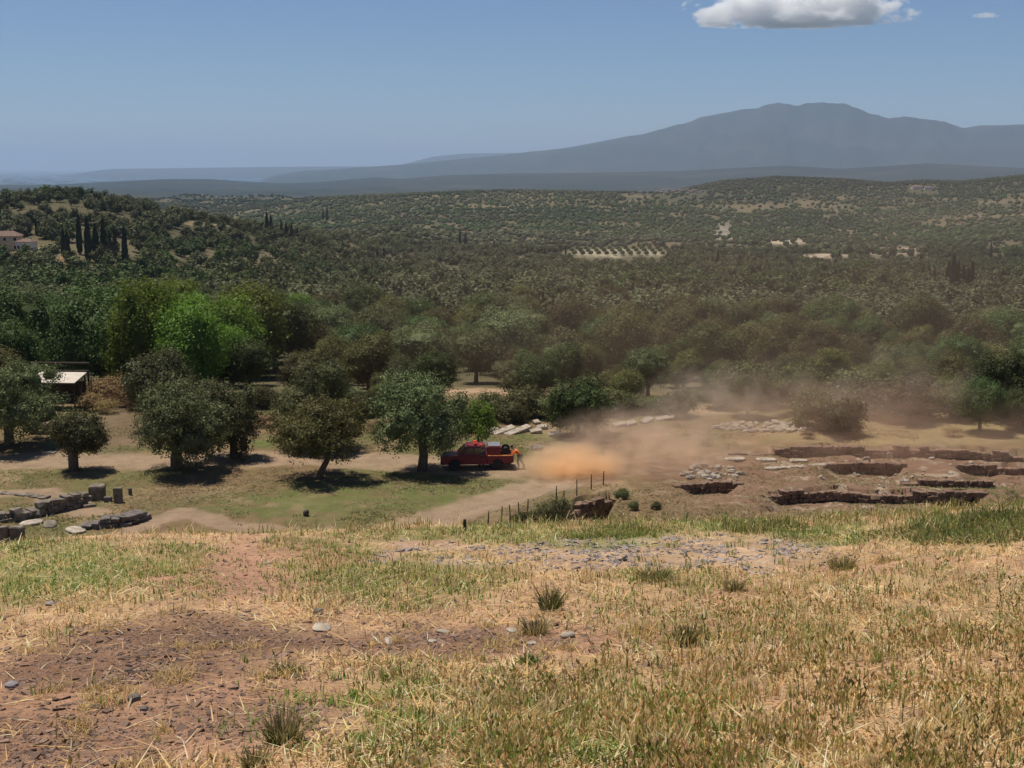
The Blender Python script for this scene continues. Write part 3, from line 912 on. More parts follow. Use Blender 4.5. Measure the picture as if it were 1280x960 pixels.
# brush along the edge of the wood
for (x0, x1, yy, hs, lab, grp) in ((330, 545, 514, (1.8, 3.2), 'low brush at the edge of the wood behind the leaning olive', 'brush behind the leaning olive'),
                                   (905, 1010, 512, (2.2, 3.6), 'dusty brush at the edge of the wood left of the pale bush', 'brush left of the pale bush'),
                                   (1075, 1285, 516, (2.4, 4.0), 'dusty brush at the edge of the wood right of the pale bush', 'brush right of the pale bush'),
                                   (655, 870, 518, (1.6, 2.8), 'brush on the bank behind the white stone slabs', 'brush behind the white slabs')):
    xx = x0
    while xx < x1:
        h_ = rnd.uniform(*hs)
        p = at(xx, yy + rnd.uniform(-6, 6))
        plant_tree('bush', p, h_, lab, 'bush', grp, wide=rnd.uniform(.9, 1.3))
        occ.append((p.x, p.y, h_ * 1.1))
        xx += h_ * 19 * rnd.uniform(.55, 1.15)
count = {}
tries = 0
FR = [i for i in range(20000)]
while tries < 9000:
    tries += 1
    azr = rnd.uniform(-.47, .47); r = math.sqrt(rnd.uniform(98 ** 2, 255 ** 2))
    x, y = r * math.sin(azr), r * math.cos(azr)
    z = hz(x, y)
    px, py = project(x, y, z); px, py = float(px), float(py)
    if any(((px - a) / c_) ** 2 + ((py - b_) / d_) ** 2 < 1 for a, b_, c_, d_ in CLEAR): continue
    if r < 122 and 140 < px < 170: continue
    lim = (119 if 20 < px < 165 else 103) if px < 330 else (101 if px < 545 else (118 if px < 660 else (106 if px < 900 else 100)))
    if r < lim + 2.5 * math.sin(px * .02): continue
    k = rnd.random()
    if px < 180: kind = 'evergreen_oak' if k < .6 else ('olive_tree' if k < .9 else 'broadleaf_tree')
    elif px < 380: kind = 'leafy_tree' if k < .60 else ('evergreen_oak' if k < .82 else 'olive_tree')
    elif px < 700: kind = 'evergreen_oak' if k < .3 else ('broadleaf_tree' if k < .62 else ('olive_tree' if k < .85 else 'bush'))
    else: kind = 'broadleaf_tree' if k < .5 else ('evergreen_oak' if k < .72 else ('bush' if k < .88 else 'olive_tree'))
    h = {'evergreen_oak': 6.3, 'olive_tree': 5.6, 'leafy_tree': 6.4, 'broadleaf_tree': 5.6, 'bush': 3.2}[kind] * rnd.uniform(.55, 1.4)
    if px < 200 and r < 150: h *= 1.55
    elif px < 380: h *= 1.15
    if r < 126 and px > 380: h *= .72 if r > 108 else .58
    d = h * (.92 if kind != 'bush' else 1.15) + (r - 110) * .016
    if not far_enough(x, y, d): continue
    zl, dl = zone_label(px, r)
    w_, cat = WORDS[kind]
    lab = '%s %s %s' % (w_, dl, zl)
    plant_tree(kind, (x, y, z), h, lab, cat, '%ss %s %s' % (w_, dl, zl), wide=rnd.uniform(.9, 1.2))
    count[kind] = count.get(kind, 0) + 1
    if sum(count.values()) > 520: break
print('wood', count)

def far_wood():
    rng = np.random.default_rng(5)
    Qs, Cs = [], []
    tmpl_a = []          # leafy crowns for the middle distance
    for s in range(6):
        r_ = np.random.default_rng(s + 50)
        q, t = crown_quads(r_, lobes_round(r_, 2.6, 5.2, 5, .2), 70, 8, .34, .40, core=.80)
        tmpl_a.append((q.reshape(-1, 4, 3), t.reshape(-1, 4)))
    tmpl_b = []
    for s in range(6):
        r_ = np.random.default_rng(s + 80)
        q, t = crown_quads(r_, lobes_round(r_, 2.7, 4.8, 3, .0)[:3], 22, 4, .60, .5, core=0)
        core = lumpy(CS2, r_, .4) * np.array([2.6, 2.6, 2.2]) + np.array([0, 0, 2.0])
        q = np.concatenate([q.reshape(-1, 4, 3), core]); t = np.concatenate([t.reshape(-1, 4), np.full((len(core), 4), .95)])
        tmpl_b.append((q, t))
    pal = np.array([(.040, .064, .020), (.052, .076, .025), (.058, .088, .024), (.078, .092, .034), (.085, .086, .038), (.105, .112, .052), (.110, .112, .058)])
    for (r0, r1, n, tm, hlo, hhi) in ((238, 420, 2600, tmpl_a, 4.0, 7.0), (420, 900, 8200, tmpl_a, 3.5, 6.6), (900, 1700, 21000, tmpl_b, 2.6, 5.0), (1700, 3000, 30000, tmpl_b, 2.8, 5.6)):
        r = np.sqrt(rng.uniform(r0 ** 2, r1 ** 2, n)); az = rng.uniform(-.47, .47, n)
        x, y = r * np.sin(az), r * np.cos(az)
        z = height(x, y)
        px, py = project(x, y, z)
        dens = fbm(x / 60, y / 60, 4, 41)
        dens = dens - .3 * sstep(1900, 2150, r) * sstep(830, 900, px)
        keep = rng.uniform(0, 1, n) > sstep(.50, .68, dens) * .75
        for fx, fy, rx, ry, col, e in FIELDS:
            keep &= (soft(px, py, fx, fy + (8 if col[0] > .375 else 2), rx, ry + (9 if col[0] > .375 else 3), .2) < rng.uniform(.25, 1.2, n))
        keep &= ~((np.abs(px - 772) < 68 + 5 * rng.normal(size=n)) & (py > 309) & (py < 337 - rng.uniform(0, 5, n)) & (r > 420))
        keep &= ~((px > 72) & (px < 166) & (py > 318) & (py < 350) & (rng.uniform(0, 1, n) < .75))
        keep &= ~((((px > 782) & (px < 884) & (py > 237) & (py < 252)) | ((px > 1134) & (px < 1172) & (py > 230) & (py < 244))) & (r > 1300) & (rng.uniform(0, 1, n) < .8))
        if r0 < 400: keep &= ~((r < 256) & (np.hypot(px - 725, (py - 393) * 2) < 16))
        x, y, z, r = x[keep], y[keep], z[keep], r[keep]
        # keep crowns of the nearer belts apart
        if r0 < 900:
            cell = {}
            ok = np.zeros(len(x), bool)
            for i in range(len(x)):
                kx, ky = int(x[i] // 4.6), int(y[i] // 4.6)
                if any((abs(cx_ - x[i]) ** 2 + abs(cy_ - y[i]) ** 2) < 15 for a in (-1, 0, 1) for b_ in (-1, 0, 1) for cx_, cy_ in cell.get((kx + a, ky + b_), ())): continue
                cell.setdefault((kx, ky), []).append((x[i], y[i])); ok[i] = True
            x, y, z, r = x[ok], y[ok], z[ok], r[ok]
        n = len(x)
        which = rng.integers(0, len(tm), n)
        rot = rng.uniform(0, 2 * np.pi, n)
        hh = rng.uniform(hlo, hhi, n) / 5.4; ww = hh * rng.uniform(.85, 1.25, n)
        patch = .55 * fbm(x / 90, y / 90, 3, 141) + .45 * fbm(x / 380, y / 380, 3, 142)
        pi = np.clip((patch * 2.4 - .7) * len(pal) + rng.normal(0, .8, n), 0, len(pal) - 1).astype(int)
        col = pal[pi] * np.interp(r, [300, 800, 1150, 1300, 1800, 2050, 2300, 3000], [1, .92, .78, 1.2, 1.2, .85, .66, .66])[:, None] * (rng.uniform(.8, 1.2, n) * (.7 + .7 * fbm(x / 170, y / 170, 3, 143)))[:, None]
        for k, (q, t) in enumerate(tm):
            s = which == k
            if not s.any(): continue
            c_, sn = np.cos(rot[s]), np.sin(rot[s])
            X = q[None, :, :, 0] * ww[s][:, None, None]; Y = q[None, :, :, 1] * ww[s][:, None, None]; Z = q[None, :, :, 2] * hh[s][:, None, None]
            O = np.stack([X * c_[:, None, None] - Y * sn[:, None, None] + x[s][:, None, None], X * sn[:, None, None] + Y * c_[:, None, None] + y[s][:, None, None], Z + z[s][:, None, None] - .3], -1)
            Qs.append(O.reshape(-1, 3))
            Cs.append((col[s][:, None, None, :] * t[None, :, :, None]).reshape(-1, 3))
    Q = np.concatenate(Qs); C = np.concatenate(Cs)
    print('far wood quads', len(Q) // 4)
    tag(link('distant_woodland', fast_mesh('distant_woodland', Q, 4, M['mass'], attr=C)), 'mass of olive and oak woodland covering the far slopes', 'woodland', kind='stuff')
far_wood()

# orchard rows on the pale field: too small to part, every tree a copy
orch = KINDS['olive_tree']
for i in range(13):
    for j in range(3):
        p = at(712 + i * 10 + j * 3.2, 313 + j * 3.4)
        o = link('orchard_tree', orch[i % 3][0], None, p, (0, 0, rnd.uniform(0, 6)), (.62, .62, .62))
        tag(o, 'small dark orchard tree in the rows of the pale striped field', 'tree', 'orchard trees in rows on the pale field')

# cypresses
CYP = [  # base x, base y, top y
    ('dark cypress in the row on the left hillside below the houses', 'cypresses in the row on the left hillside', [(80, 322, 291), (85, 324, 294), (100, 318, 275), (111, 328, 279), (121, 328, 287), (130.5, 325, 281), (138, 322, 294), (144.5, 323, 293), (157, 336, 291)]),
    ('small cypress standing on the slope behind the left houses', 'small cypresses behind the left houses', [(2, 285, 265), (13.5, 290, 273), (28, 291, 275), (37, 292, 279), (46, 295, 277), (50, 296, 280), (58, 300, 282)]),
    ('cypress in the dark clump on the slope right of the long row', 'cypresses in the clump right of the long row', [(319, 288, 277), (334, 292, 269), (339, 293, 272), (352, 297, 278), (358, 300, 281), (365, 306, 283), (372, 305, 287)]),
    ('cypress in the dusty clump on the right valley slope', 'cypresses in the clump on the right slope', [(1150, 343, 321), (1153, 362, 334), (1160, 366, 336), (1167, 366, 340), (1184, 372, 332), (1190, 374, 324), (1196, 374, 332), (1203, 372, 337), (1209, 372, 340), (1214, 366, 332)]),
    ('tiny dark cypress on the middle slope left of the striped field', 'tiny cypresses left of the striped field', [(478, 318, 308), (575, 308, 290), (582, 310, 292), (618, 315, 303), (626, 316, 304), (659, 322, 312), (681, 324, 312), (686, 325, 312), (707, 326, 312)]),
    ('lone thin cypress on the far slope right of the striped field', 'thin cypresses right of the striped field', [(897, 336, 315), (940, 330, 318), (945, 330, 318), (952, 331, 320), (969, 340, 330), (1049, 332, 314), (1128, 336, 330), (1238, 328, 306), (1104, 378, 362)]),
    ('cypress silhouetted on the dark hazy slope above the valley', 'cypresses on the dark hazy slope', [(404, 276, 262), (409, 276, 260), (467, 328, 314), (472, 328, 312), (480, 329, 313)]),
]
for lab, grp, rows in CYP:
    for (bx, by, ty) in rows:
        p = at(bx, by)
        plant_tree('cypress_tree', p, span(by - ty, p) * 1.12 + .6, lab, 'cypress', grp, wide=rnd.uniform(.85, 1.15))
for bx, by, ty in [(150, 356, 335), (140, 352, 338)]:
    pass
# pines crowning the left hill
for i, (bx, h_) in enumerate([(36, 5), (50, 7), (58, 8.5), (66, 7.5), (74, 8), (84, 8.5), (92, 8), (99, 8.5), (106, 6), (116, 6)]):
    azr, _ = az_el(bx, 240)
    x, y = 640 * math.sin(azr), 640 * math.cos(azr)
    plant_tree('evergreen_oak', (x, y, hz(x, y)), h_ * .75, 'dark tree on the crest of the left wooded hill', 'tree', 'trees along the crest of the left hill', wide=.7)

# ------------------------------------------------------------------ houses on the slopes
def house(p, w, d, h, rz, label, wall='plaster', roofh=None, windows=True, group=None):
    roofh = roofh or w * .16
    t = thing('house', label, 'house', p - Vector((0, 0, .6)), rz, group)
    m_ = MB(); m_.box((0, 0, h / 2 + .3), (w, d, h + .6)); m_.build('wall', M[wall], t)
    z0 = h + .6
    e = .35
    rf = MB()
    v = [(-w / 2 - e, -d / 2 - e, z0), (w / 2 + e, -d / 2 - e, z0), (w / 2 + e, d / 2 + e, z0), (-w / 2 - e, d / 2 + e, z0), (-w / 4, 0, z0 + roofh), (w / 4, 0, z0 + roofh)]
    rf._add([Vector(q) + Vector((0, 0, .02)) for q in v], [(0, 1, 5, 4), (1, 2, 5), (2, 3, 4, 5), (3, 0, 4), (3, 2, 1, 0)])
    r_ = rf.build('roof', M['tile'], t)
    if windows:
        for i in range(3):
            x = -w / 2 + w * (i + .5) / 3
            for zz in ([1.9] if h < 4.5 else [1.9, 4.6]):
                f = MB(); f.box((x, -d / 2 - .03, zz), (1.1, .10, 1.3)); fo = f.build('window', M['white'], t)
                g = MB(); g.box((x, -d / 2 - .085, zz), (.9, .04, 1.1)); g.build('pane', M['glass'], fo)
        c = MB(); c.box((w * .2, d * .15, z0 + roofh + .1), (.6, .6, 1.2)); c.build('chimney', M[wall], r_)
    return t
hp = at(9, 314); house(hp, span(36, hp), span(24, hp), span(19, hp), .2, 'ochre walled house with tiled roof at the left edge')
hp = at(34, 314); house(hp, span(20, hp), span(16, hp), span(12, hp), -.15, 'low pale house with tiled roof right of the ochre house', 'white_plaster')
for i, (hx, hy, hw) in enumerate([(822, 241, 5), (829, 240.5, 6), (836, 240, 5), (842, 241, 6), (848, 239.5, 6), (853, 240.5, 7), (858, 239, 5), (863, 241, 6), (868, 240, 6), (832, 243, 5), (846, 243.5, 5), (859, 244, 5), (874, 242, 5), (800, 242, 5), (790, 244, 4)]):
    hp = at(hx, hy)
    house(hp, span(hw * 1.0, hp), span(hw * .8, hp), span(2.6, hp), rnd.uniform(-.4, .4), 'tiny red roofed house of the village on the far ridge', rnd.choice(['white_plaster', 'plaster']), windows=False, group='village houses on the far ridge')
hp = at(1146, 236); house(hp, span(13, hp), span(8, hp), span(2.4, hp), .1, 'low pale building alone on the right ridge', 'white_plaster', windows=False)
hp = at(1160, 237); house(hp, span(9, hp), span(8, hp), span(3, hp), -.2, 'small pale house right of the low building on the ridge', 'white_plaster', windows=False)
hp = at(926, 343); house(hp, span(8, hp), span(6, hp), span(2.6, hp), .1, 'small pale farm shed in the trees on the valley floor', 'white_plaster', windows=False)

# ------------------------------------------------------------------ shelter, pergola, bench, box on the left
sp = flat_xy(86, 512); sp = Vector((sp[0], sp[1], hz(*sp)))
t = thing('roofed_shelter', 'open wooden shelter with a flat cream roof behind the left olive tree', 'shelter', sp, R(-4))
u = span(1, sp)
rw = 60 * u
rot_ = Matrix.Rotation(R(10), 3, 'X')
MB().box((-.25 * rw, .4, 2.55), (rw, 2.7, .09), rot_).build('roof', M['roof_cream'], t)
for xx in (-.7, .22):
    for yy in (-.75, 1.5):
        MB().box((xx * rw, yy, 1.15 + .1 * yy), (.12, .12, 2.4 + .2 * yy)).build('post', M['dark_wood'], t)
MB().box((-.25 * rw, -.78, 1.35), (rw * .9, .08, .10)).build('rail', M['wood'], t)
MB().box((-.25 * rw, 1.6, 1.1), (rw * .9, .06, 2.0)).build('back_panel', M['dark_wood'], t)
MB().box((-.25 * rw, -.78, 2.28), (rw * .95, .10, .14)).build('beam', M['dark_wood'], t)
pp = flat_xy(80, 503); pp = Vector((pp[0], pp[1], hz(*pp)))
t = thing('pergola', 'dark timber pergola with two long beams above the cream roof', 'pergola', pp, R(-3))
u = span(1, pp)
for zz in (span(503 - 461, pp), span(503 - 451, pp)):
    MB().box((-2 * u, 0, zz), (74 * u, .12, .14)).build('beam', M['wood'], t)
for xx in (-36, -12, 12, 32):
    MB().box((xx * u, .14, 1.7), (.13, .13, 3.6)).build('post', M['dark_wood'], t)
st = []
for xx, lean in ((100, .06), (106, -.10), (111, .05), (116, .0)):
    q = flat_xy(xx, 510); q = Vector((q[0], q[1], hz(*q)))
    o = MB().tube([(0, 0, -.1), (lean * 3, 0, 1.4), (lean * 5, .05, 2.5 + rnd.uniform(-.3, .3))], [.06, .05, .035], 7).build('timber_pole', M['wood'], None, loc=q)
    tag(o, 'weathered pole leaning upright just right of the roofed shelter', 'pole', 'poles beside the roofed shelter')
q = at(50, 541)
t = thing('picnic_table', 'dark wooden picnic table with benches under the left olive tree', 'table', q, R(6))
MB().box((0, 0, .74), (1.8, .75, .06)).build('table_top', M['wood'], t)
for s in (-1, 1):
    MB().box((0, .62 * s, .44), (1.8, .26, .05)).build('bench_seat', M['wood'], t)
    MB().tube([(.62 * s, -.62, 0), (.62 * s, -.1, .70)], .045, 6).tube([(.62 * s, .62, 0), (.62 * s, .1, .70)], .045, 6).box((.62 * s, 0, .40), (.06, 1.4, .07)).build('trestle', M['dark_wood'], t)
q = at(65, 562)
t = thing('utility_box', 'dark green cabinet on a slab beside the small olive tree', 'cabinet', q, R(-5))
MB().box((0, 0, .42), (.72, .5, .84)).bevel(.02).build('body', M['green_paint'], t)
MB().box((0, 0, .86), (.80, .58, .05)).build('lid', M['green_paint'], t)
MB().box((0, -.262, .42), (.6, .03, .68)).build('door', M['green_paint'], t)
o = MB().box((0, 0, .05), (.9, .55, .16), jit=.06).bevel(.02).build('stone_slab', M['pale_stone'], None, loc=at(61, 567)); tag(o, 'flat pale slab on the ground before the green cabinet', 'slab')

# ------------------------------------------------------------------ ruins
def rock_mesh(rng, s, flat=1.0, rough=.22, n=CS3):
    S = lumpy(n.reshape(-1, 3), rng, .35, 7)
    S = np.sign(S) * np.abs(S) ** .72             # squarish
    return S * np.array(s) * np.array([1, 1, flat])

def rock(name, label, cat, p, s, mat='stone', rz=None, group=None, seed=None, sink=.25, tilt=.1):
    rng = np.random.default_rng(seed if seed is not None else rnd.randrange(10 ** 6))
    q = rock_mesh(rng, s)
    bm = bmesh.new()
    V = q.reshape(-1, 4, 3)
    for f in V: bm.faces.new([bm.verts.new(v) for v in f])
    bmesh.ops.remove_doubles(bm, verts=bm.verts, dist=min(s) * .02)
    bmesh.ops.recalc_face_normals(bm, faces=bm.faces)
    me = bpy.data.meshes.new(name); bm.to_mesh(me); bm.free(); me.materials.append(M[mat])
    o = link(name, me, None, (p[0], p[1], p[2] + s[2] * (1 - 2 * sink)), (rnd.uniform(-tilt, tilt), rnd.uniform(-tilt, tilt), rz if rz is not None else rnd.uniform(0, 6.28)))
    return tag(o, label, cat, group)

def block(label, px, py, wpx, hpx, mat='dark_stone', round_=False, name='stone_block', cat='stone block', rz=.1, tilt=0):
    p = at(px, py); w, h = span(wpx, p), span(hpx, p) / CP
    m_ = MB()
    if round_: m_.lathe([(w * .5, -.1), (w * .48, h * .5), (w * .46, h * .92), (w * .38, h)], (0, 0, 0), 14, 'Z')
    else:
        m_.box((0, 0, h / 2 - .05), (w, w * .85, h + .1), jit=.04); m_.bevel(w * .06)
    o = m_.build(name, M[mat], None, loc=p, rot=(tilt, tilt * .5, rz))
    return tag(o, label, cat)
block('largest upright stone block at the end of the left ruined wall', 122, 624, 18, 18, 'stone')
block('narrow upright stone post right of the largest block', 148, 628, 10, 18, 'stone', name='stone_post', cat='stone post')
block('small dark stone stub farthest right of the upright stones', 163, 619, 5, 9, 'dark_stone', True, 'stone_post', 'stone post')
block('low dark lump between the largest block and the narrow post', 135, 627, 9, 6, 'dark_stone')
block('square stone block in the lower left corner of the ruin', 22, 678, 16, 20, 'stone')
block('stone block cut by the left edge of the picture', 4, 680, 13, 22, 'stone')

def rubble_wall(name, label, cat, pts, hgt, thick, mat='stone', stone=.45, seed=0, drop=.3):
    """Dry stone wall of uneven courses along a line of ground points."""
    rng = random.Random(seed)
    m_ = MB()
    for (p0, p1) in zip(pts[:-1], pts[1:]):
        d = Vector((p1[0] - p0[0], p1[1] - p0[1], 0)); L_ = d.length; d.normalize()
        ang = math.atan2(d.y, d.x)
        nrm = Vector((-d.y, d.x, 0))
        courses = max(2, int(hgt / .26))
        s = 0
        ch = hgt / courses
        for c in range(courses):
            s = -rng.uniform(0, stone)
            while s < L_:
                w = stone * rng.uniform(.55, 1.5)
                q = Vector((p0[0], p0[1], 0)) + d * (s + w / 2)
                top = vn1(q.x, q.y, seed)
                if (c + .5) / courses < 1 - drop * top:
                    g = p0[2] + (p1[2] - p0[2]) * min(1, max(0, (s + w / 2) / L_))
                    m_.box((q.x + nrm.x * rng.uniform(-.05, .05), q.y + nrm.y * rng.uniform(-.05, .05), g + ch * (c + .5) - .06), (w * .98, thick * rng.uniform(.8, 1.2), ch * rng.uniform(.85, 1.15)), Matrix.Rotation(ang + rng.uniform(-.12, .12), 3, 'Z') @ Matrix.Rotation(rng.uniform(-.10, .10), 3, 'Y'), .16, rng)
                s += w
    m_.bevel(.025, 1)
    o = m_.build(name, M[mat])
    return tag(o, label, cat)
def vn1(x, y, seed): return float(fbm(np.array([x / 1.6]), np.array([y / 1.6]), 2, seed + 300)[0])

g_ = lambda *ps: [at(*p) for p in ps]
rubble_wall('ruined_wall', 'long low dry stone wall running back at the lower left', 'wall', g_((24, 651), (60, 642), (84, 636), (106, 631)), .85, .7, 'stone', seed=1)
rubble_wall('ruined_wall', 'short stump of stone wall at the left edge', 'wall', g_((-30, 654), (20, 651)), .6, .6, 'stone', seed=2)
rubble_wall('ruined_wall', 'collapsed pile of wall stones in front of the upright blocks', 'wall', g_((106, 660), (128, 658), (150, 657), (178, 649)), .62, .8, 'dark_stone', seed=3, drop=.6)
rubble_wall('ruined_wall', 'thin line of wall stones left of the upright blocks', 'wall', g_((0, 617), (26, 619), (52, 622)), .3, .5, 'stone', seed=4, drop=.7)
for i, (px, py, w, lab) in enumerate([(40, 655, .7, 'flat flagstone in the corner of the left ruin'), (62, 657, .55, 'small flagstone right of the left ruin corner'), (93, 664, .8, 'pale flat slab before the collapsed pile of stones'), (112, 633, .4, 'loose stone at the foot of the largest block'), (100, 659, .4, 'loose dark stone left of the collapsed pile')]):
    rock('loose_stone', lab, 'stone', at(px, py), (w, w * .6, .12), 'pale_stone' if i in (0, 2) else 'stone', seed=40 + i)
rock('tree_stump', 'dark stump on the mown grass below the leaning olive', 'stump', at(382, 645), (.15, .14, .2), 'dark_wood', seed=60, sink=.2)

# excavation walls along the trenches on the right, and stone faces added on the bank and hollow
EX = [   # label, line in the photograph, height, seed, spread of stone sizes
    ('stone wall above the middle excavation trench', ((1026, 578), (1080, 577), (1128, 579.5)), .60, 11, .5),
    ('stone wall above the right hand excavation trench', ((1192, 580), (1240, 578), (1325, 577)), .80, 12, .55),
    ('curved stone wall along the nearest long trench', ((945, 615), (1040, 612), (1100, 616), (1180, 618), (1238, 616)), .68, 13, .5),
    ('dark wall corner at the right edge of the dig', ((1254, 606.5), (1330, 602.5)), .8, 15, .55),
    ('broken wall beside the dusty hollow at the left of the dig', ((846, 606), (890, 602), (928, 604)), .55, 16, .45),
    ('added stone face of the long low earth bank below the rubble heap', ((915, 567), (1000, 568), (1060, 567), (1120, 570), (1200, 571), (1345, 575)), .66, 18, .7),  # an earth bank; stones added so its front falls in shade
    ('added stone lining that darkens the hollow below the end of the wire fence', ((708, 632), (722, 623.5), (748, 616.5), (774, 612)), 1.55, 19, .6),  # an earth hollow; upright stones added to make it dark
]
def low_line(px, py, h):
    x, y = flat_xy(px, py)
    r = math.hypot(x, y); k = (r - .28) / r; b_ = (r + .9) / r
    return Vector((x * k, y * k, hz(x * b_, y * b_) - h + .02))
for lab, ps, h_, sd, st_ in EX:
    rubble_wall('excavation_wall', lab, 'wall', [low_line(px, py, h_) for px, py in ps], h_ + .15, .5, 'earth_stone', seed=sd, drop=.42, stone=st_ * .8)
rubble_wall('excavation_wall', 'short stone wall standing above the nearest long trench', 'wall', [at(px, py) for px, py in ((1128, 607), (1180, 608), (1236, 609))], .5, .5, 'earth_stone', seed=14, drop=.4, stone=.45)
rubble_wall('excavation_wall', 'thin course of stones across the middle of the dig', 'wall', [at(px, py) for px, py in ((958, 586), (1000, 584), (1040, 583))], .28, .5, 'pale_stone', seed=17, drop=.8, stone=.5)
for i, (px, py, w, lab) in enumerate([(919, 575, .8, 'left one of three flat white slabs below the bank'), (958, 576, .75, 'middle one of three flat white slabs below the bank'), (998, 577, .7, 'right one of three flat white slabs below the bank'),
                                      (1083, 580, .28, 'small upright white stone beside the middle trench'), (1112, 573, .22, 'round white stone right of the upright white one')]):
    rock('white_stone', lab, 'stone', at(px, py), (w, w * .5, .12 if i < 3 else .3), 'pale_stone', 0.05, seed=70 + i, tilt=.03)
ruble = [rock_mesh(np.random.default_rng(200 + k), (.30, .22, .15), n=CS2) for k in range(5)]
rms = []
for q in ruble:
    bm = bmesh.new()
    for f in q.reshape(-1, 4, 3): bm.faces.new([bm.verts.new(v) for v in f])
    bmesh.ops.remove_doubles(bm, verts=bm.verts, dist=.004); bmesh.ops.recalc_face_normals(bm, faces=bm.faces)
    me = bpy.data.meshes.new('rubble_stone'); bm.to_mesh(me); bm.free(); me.materials.append(M['pale_stone']); rms.append(me)
def scatter_rubble(n, cx, cy, rx, ry, lab, grp, smin=.6, smax=1.6):
    for i in range(n):
        a, q = rnd.uniform(0, 6.28), math.sqrt(rnd.random())
        p = at(cx + rx * q * math.cos(a), cy + ry * q * math.sin(a))
        s = rnd.uniform(smin, smax)
        o = link('rubble_stone', rnd.choice(rms), None, (p.x, p.y, p.z + .04), (rnd.uniform(-.3, .3), rnd.uniform(-.3, .3), rnd.uniform(0, 6)), (s, s, s))
        tag(o, lab, 'stone', grp)
scatter_rubble(110, 962, 535, 68, 6, 'pale rubble stone in the spread heap before the wood', 'rubble stones in the heap before the wood')
scatter_rubble(38, 890, 592, 38, 10, 'pale broken stone among the dusty ruins at the dig', 'broken stones in the dusty ruins', .5, 1.3)
scatter_rubble(26, 1225, 522, 45, 3, 'pale stone in the row under the right bushy tree', 'stones under the right bushy tree')
scatter_rubble(30, 1110, 590, 120, 20, 'small stone lying loose between the excavation walls', 'loose stones between the excavation walls', .3, .8)
for i, (px, py, L_, rz, lab) in enumerate([
        (612, 541, 1.5, .9, 'first long slab beside the red pickup'), (629, 541, 2.3, .75, 'second long white slab right of the young tree'), (648, 541, 2.6, .8, 'longest leaning white slab near the red pickup'),
        (670, 541, .9, .1, 'squat white block left of the bushy dark tree'), (678, 536, .8, -.1, 'pale block behind the squat white one'), (694, 545, .9, .0, 'low slab lying at the foot of the bushy dark tree'), (671, 530, .5, .3, 'small pale stone behind the slabs'),
        (672, 562, .8, .1, 'dark topped slab standing by the orange dust'), (786, 532, 1.2, .55, 'left flat slab of the group right of the bushy dark tree'), (808, 528, 1.3, .9, 'middle dark edged slab right of the bushy dark tree'), (832, 525, 1.5, .1, 'right long slab of the group at the wood edge'), (775, 533, 1.0, .3, 'small slab at the left end of the wood edge group')]):
    p = at(px, py)
    m_ = MB().box((0, 0, .1), (L_, .62, .34), jit=.05).bevel(.03)
    o = m_.build('stone_slab', M['pale_stone' if i != 7 else 'stone'], None, loc=p, rot=(R(12), R(-8), rz))
    tag(o, lab, 'slab')

# ------------------------------------------------------------------ wire fence above the hollow, stub post
FP = [(559, 667, 640), (578, 667, 650), (595, 664, 648), (610, 660, 644), (627, 656, 640), (638, 652, 630), (649, 648, 626), (659, 645, 624), (695, 627, 616), (705, 630, 612), (721, 621, 604), (739, 613, 598), (754, 608, 588)]
fb = [(559, 664), (578, 659), (595, 657), (610, 654), (627, 653), (638, 651), (649, 648), (659, 645), (695, 630), (705, 629), (721, 620), (739, 612), (754, 607)]
base = [at(*q) for q in fb[3:]]
t = thing('wire_fence', 'leaning row of thin wooden posts with wire along the track', 'fence', base[0], 0)
tops = []
for i, b_ in enumerate(base):
    l0 = b_ - base[0]
    h_ = [.7, .95, .95, .95, 1.0, 1.1, .8, 1.05, 1.0, .95, 1.1][i % 11]
    ln = rnd.uniform(-.06, .06)
    tp = l0 + Vector((ln, 0, h_))
    MB().tube([l0 + Vector((0, 0, -.25)), l0 + Vector((ln * .5, 0, h_ * .5)), tp], [.04, .036, .032], 7, jit=.15).build('post', M['dark_wood'], t)
    tops.append((l0, h_, ln))
for f_ in (.45, .85):
    pts = []
    for l0, h_, ln in tops: pts.append(l0 + Vector((ln * f_, -.05, h_ * f_)))
    MB().tube(pts, .012, 5).build('wire', M['wire'], t)
block('dark stub post alone left of the wire fence', 581, 663, 4.5, 14, 'dark_wood', True, 'stub_post', 'post')

# hollow and verge bushes
for px, py, h_, lab in [(690, 655, 1.7, 'round dark green bush below the wire fence'), (648, 657, .9, 'small green bush left of the round dark one'), (792, 637, .65, 'low green clump right of the dark hollow'), (820, 637, .55, 'second low clump farther right of the hollow'), (777, 622, .8, 'green tuft on the lip of the dark hollow'), (668, 652, .8, 'weedy bush between the fence posts')]:
    p = flat_xy(px, py); p = Vector((p[0], p[1], hz(*p)))
    plant_tree('bush', p, h_, lab, 'bush', wide=.8)
for i, (px, py, h_, lab) in enumerate([(655, 497, 2.6, 'rounded bush at the end of the bare earth bank'), (930, 500, 3.6, 'dense dark bush behind the brown dust column'), (1000, 505, 2.6, 'low olive bush before the wood left of the rubble'), (1140, 520, 2.6, 'dusty bush before the wood right of the pale bush'), (640, 527, 1.9, 'weedy bush behind the long white slabs'), (620, 522, 2.2, 'grey bush behind the first long slab'), (770, 520, 2.0, 'bush right behind the bushy dark tree'), (1185, 515, 2.8, 'dusty round bush left of the right bushy tree')]):
    plant_tree('bush', at(px, py), h_, lab, 'bush')

# ------------------------------------------------------------------ fire pickup, nose to the left
tp0 = at(597, 584.5)
truck = thing('fire_pickup', 'red fire pickup with water tank parked on the dirt track under the olive', 'pickup truck', tp0, R(3))
S_ = Vector((1, 1, 1))
W2 = .86
def tumble(x, z): return max(0, (z - .95)) * .22
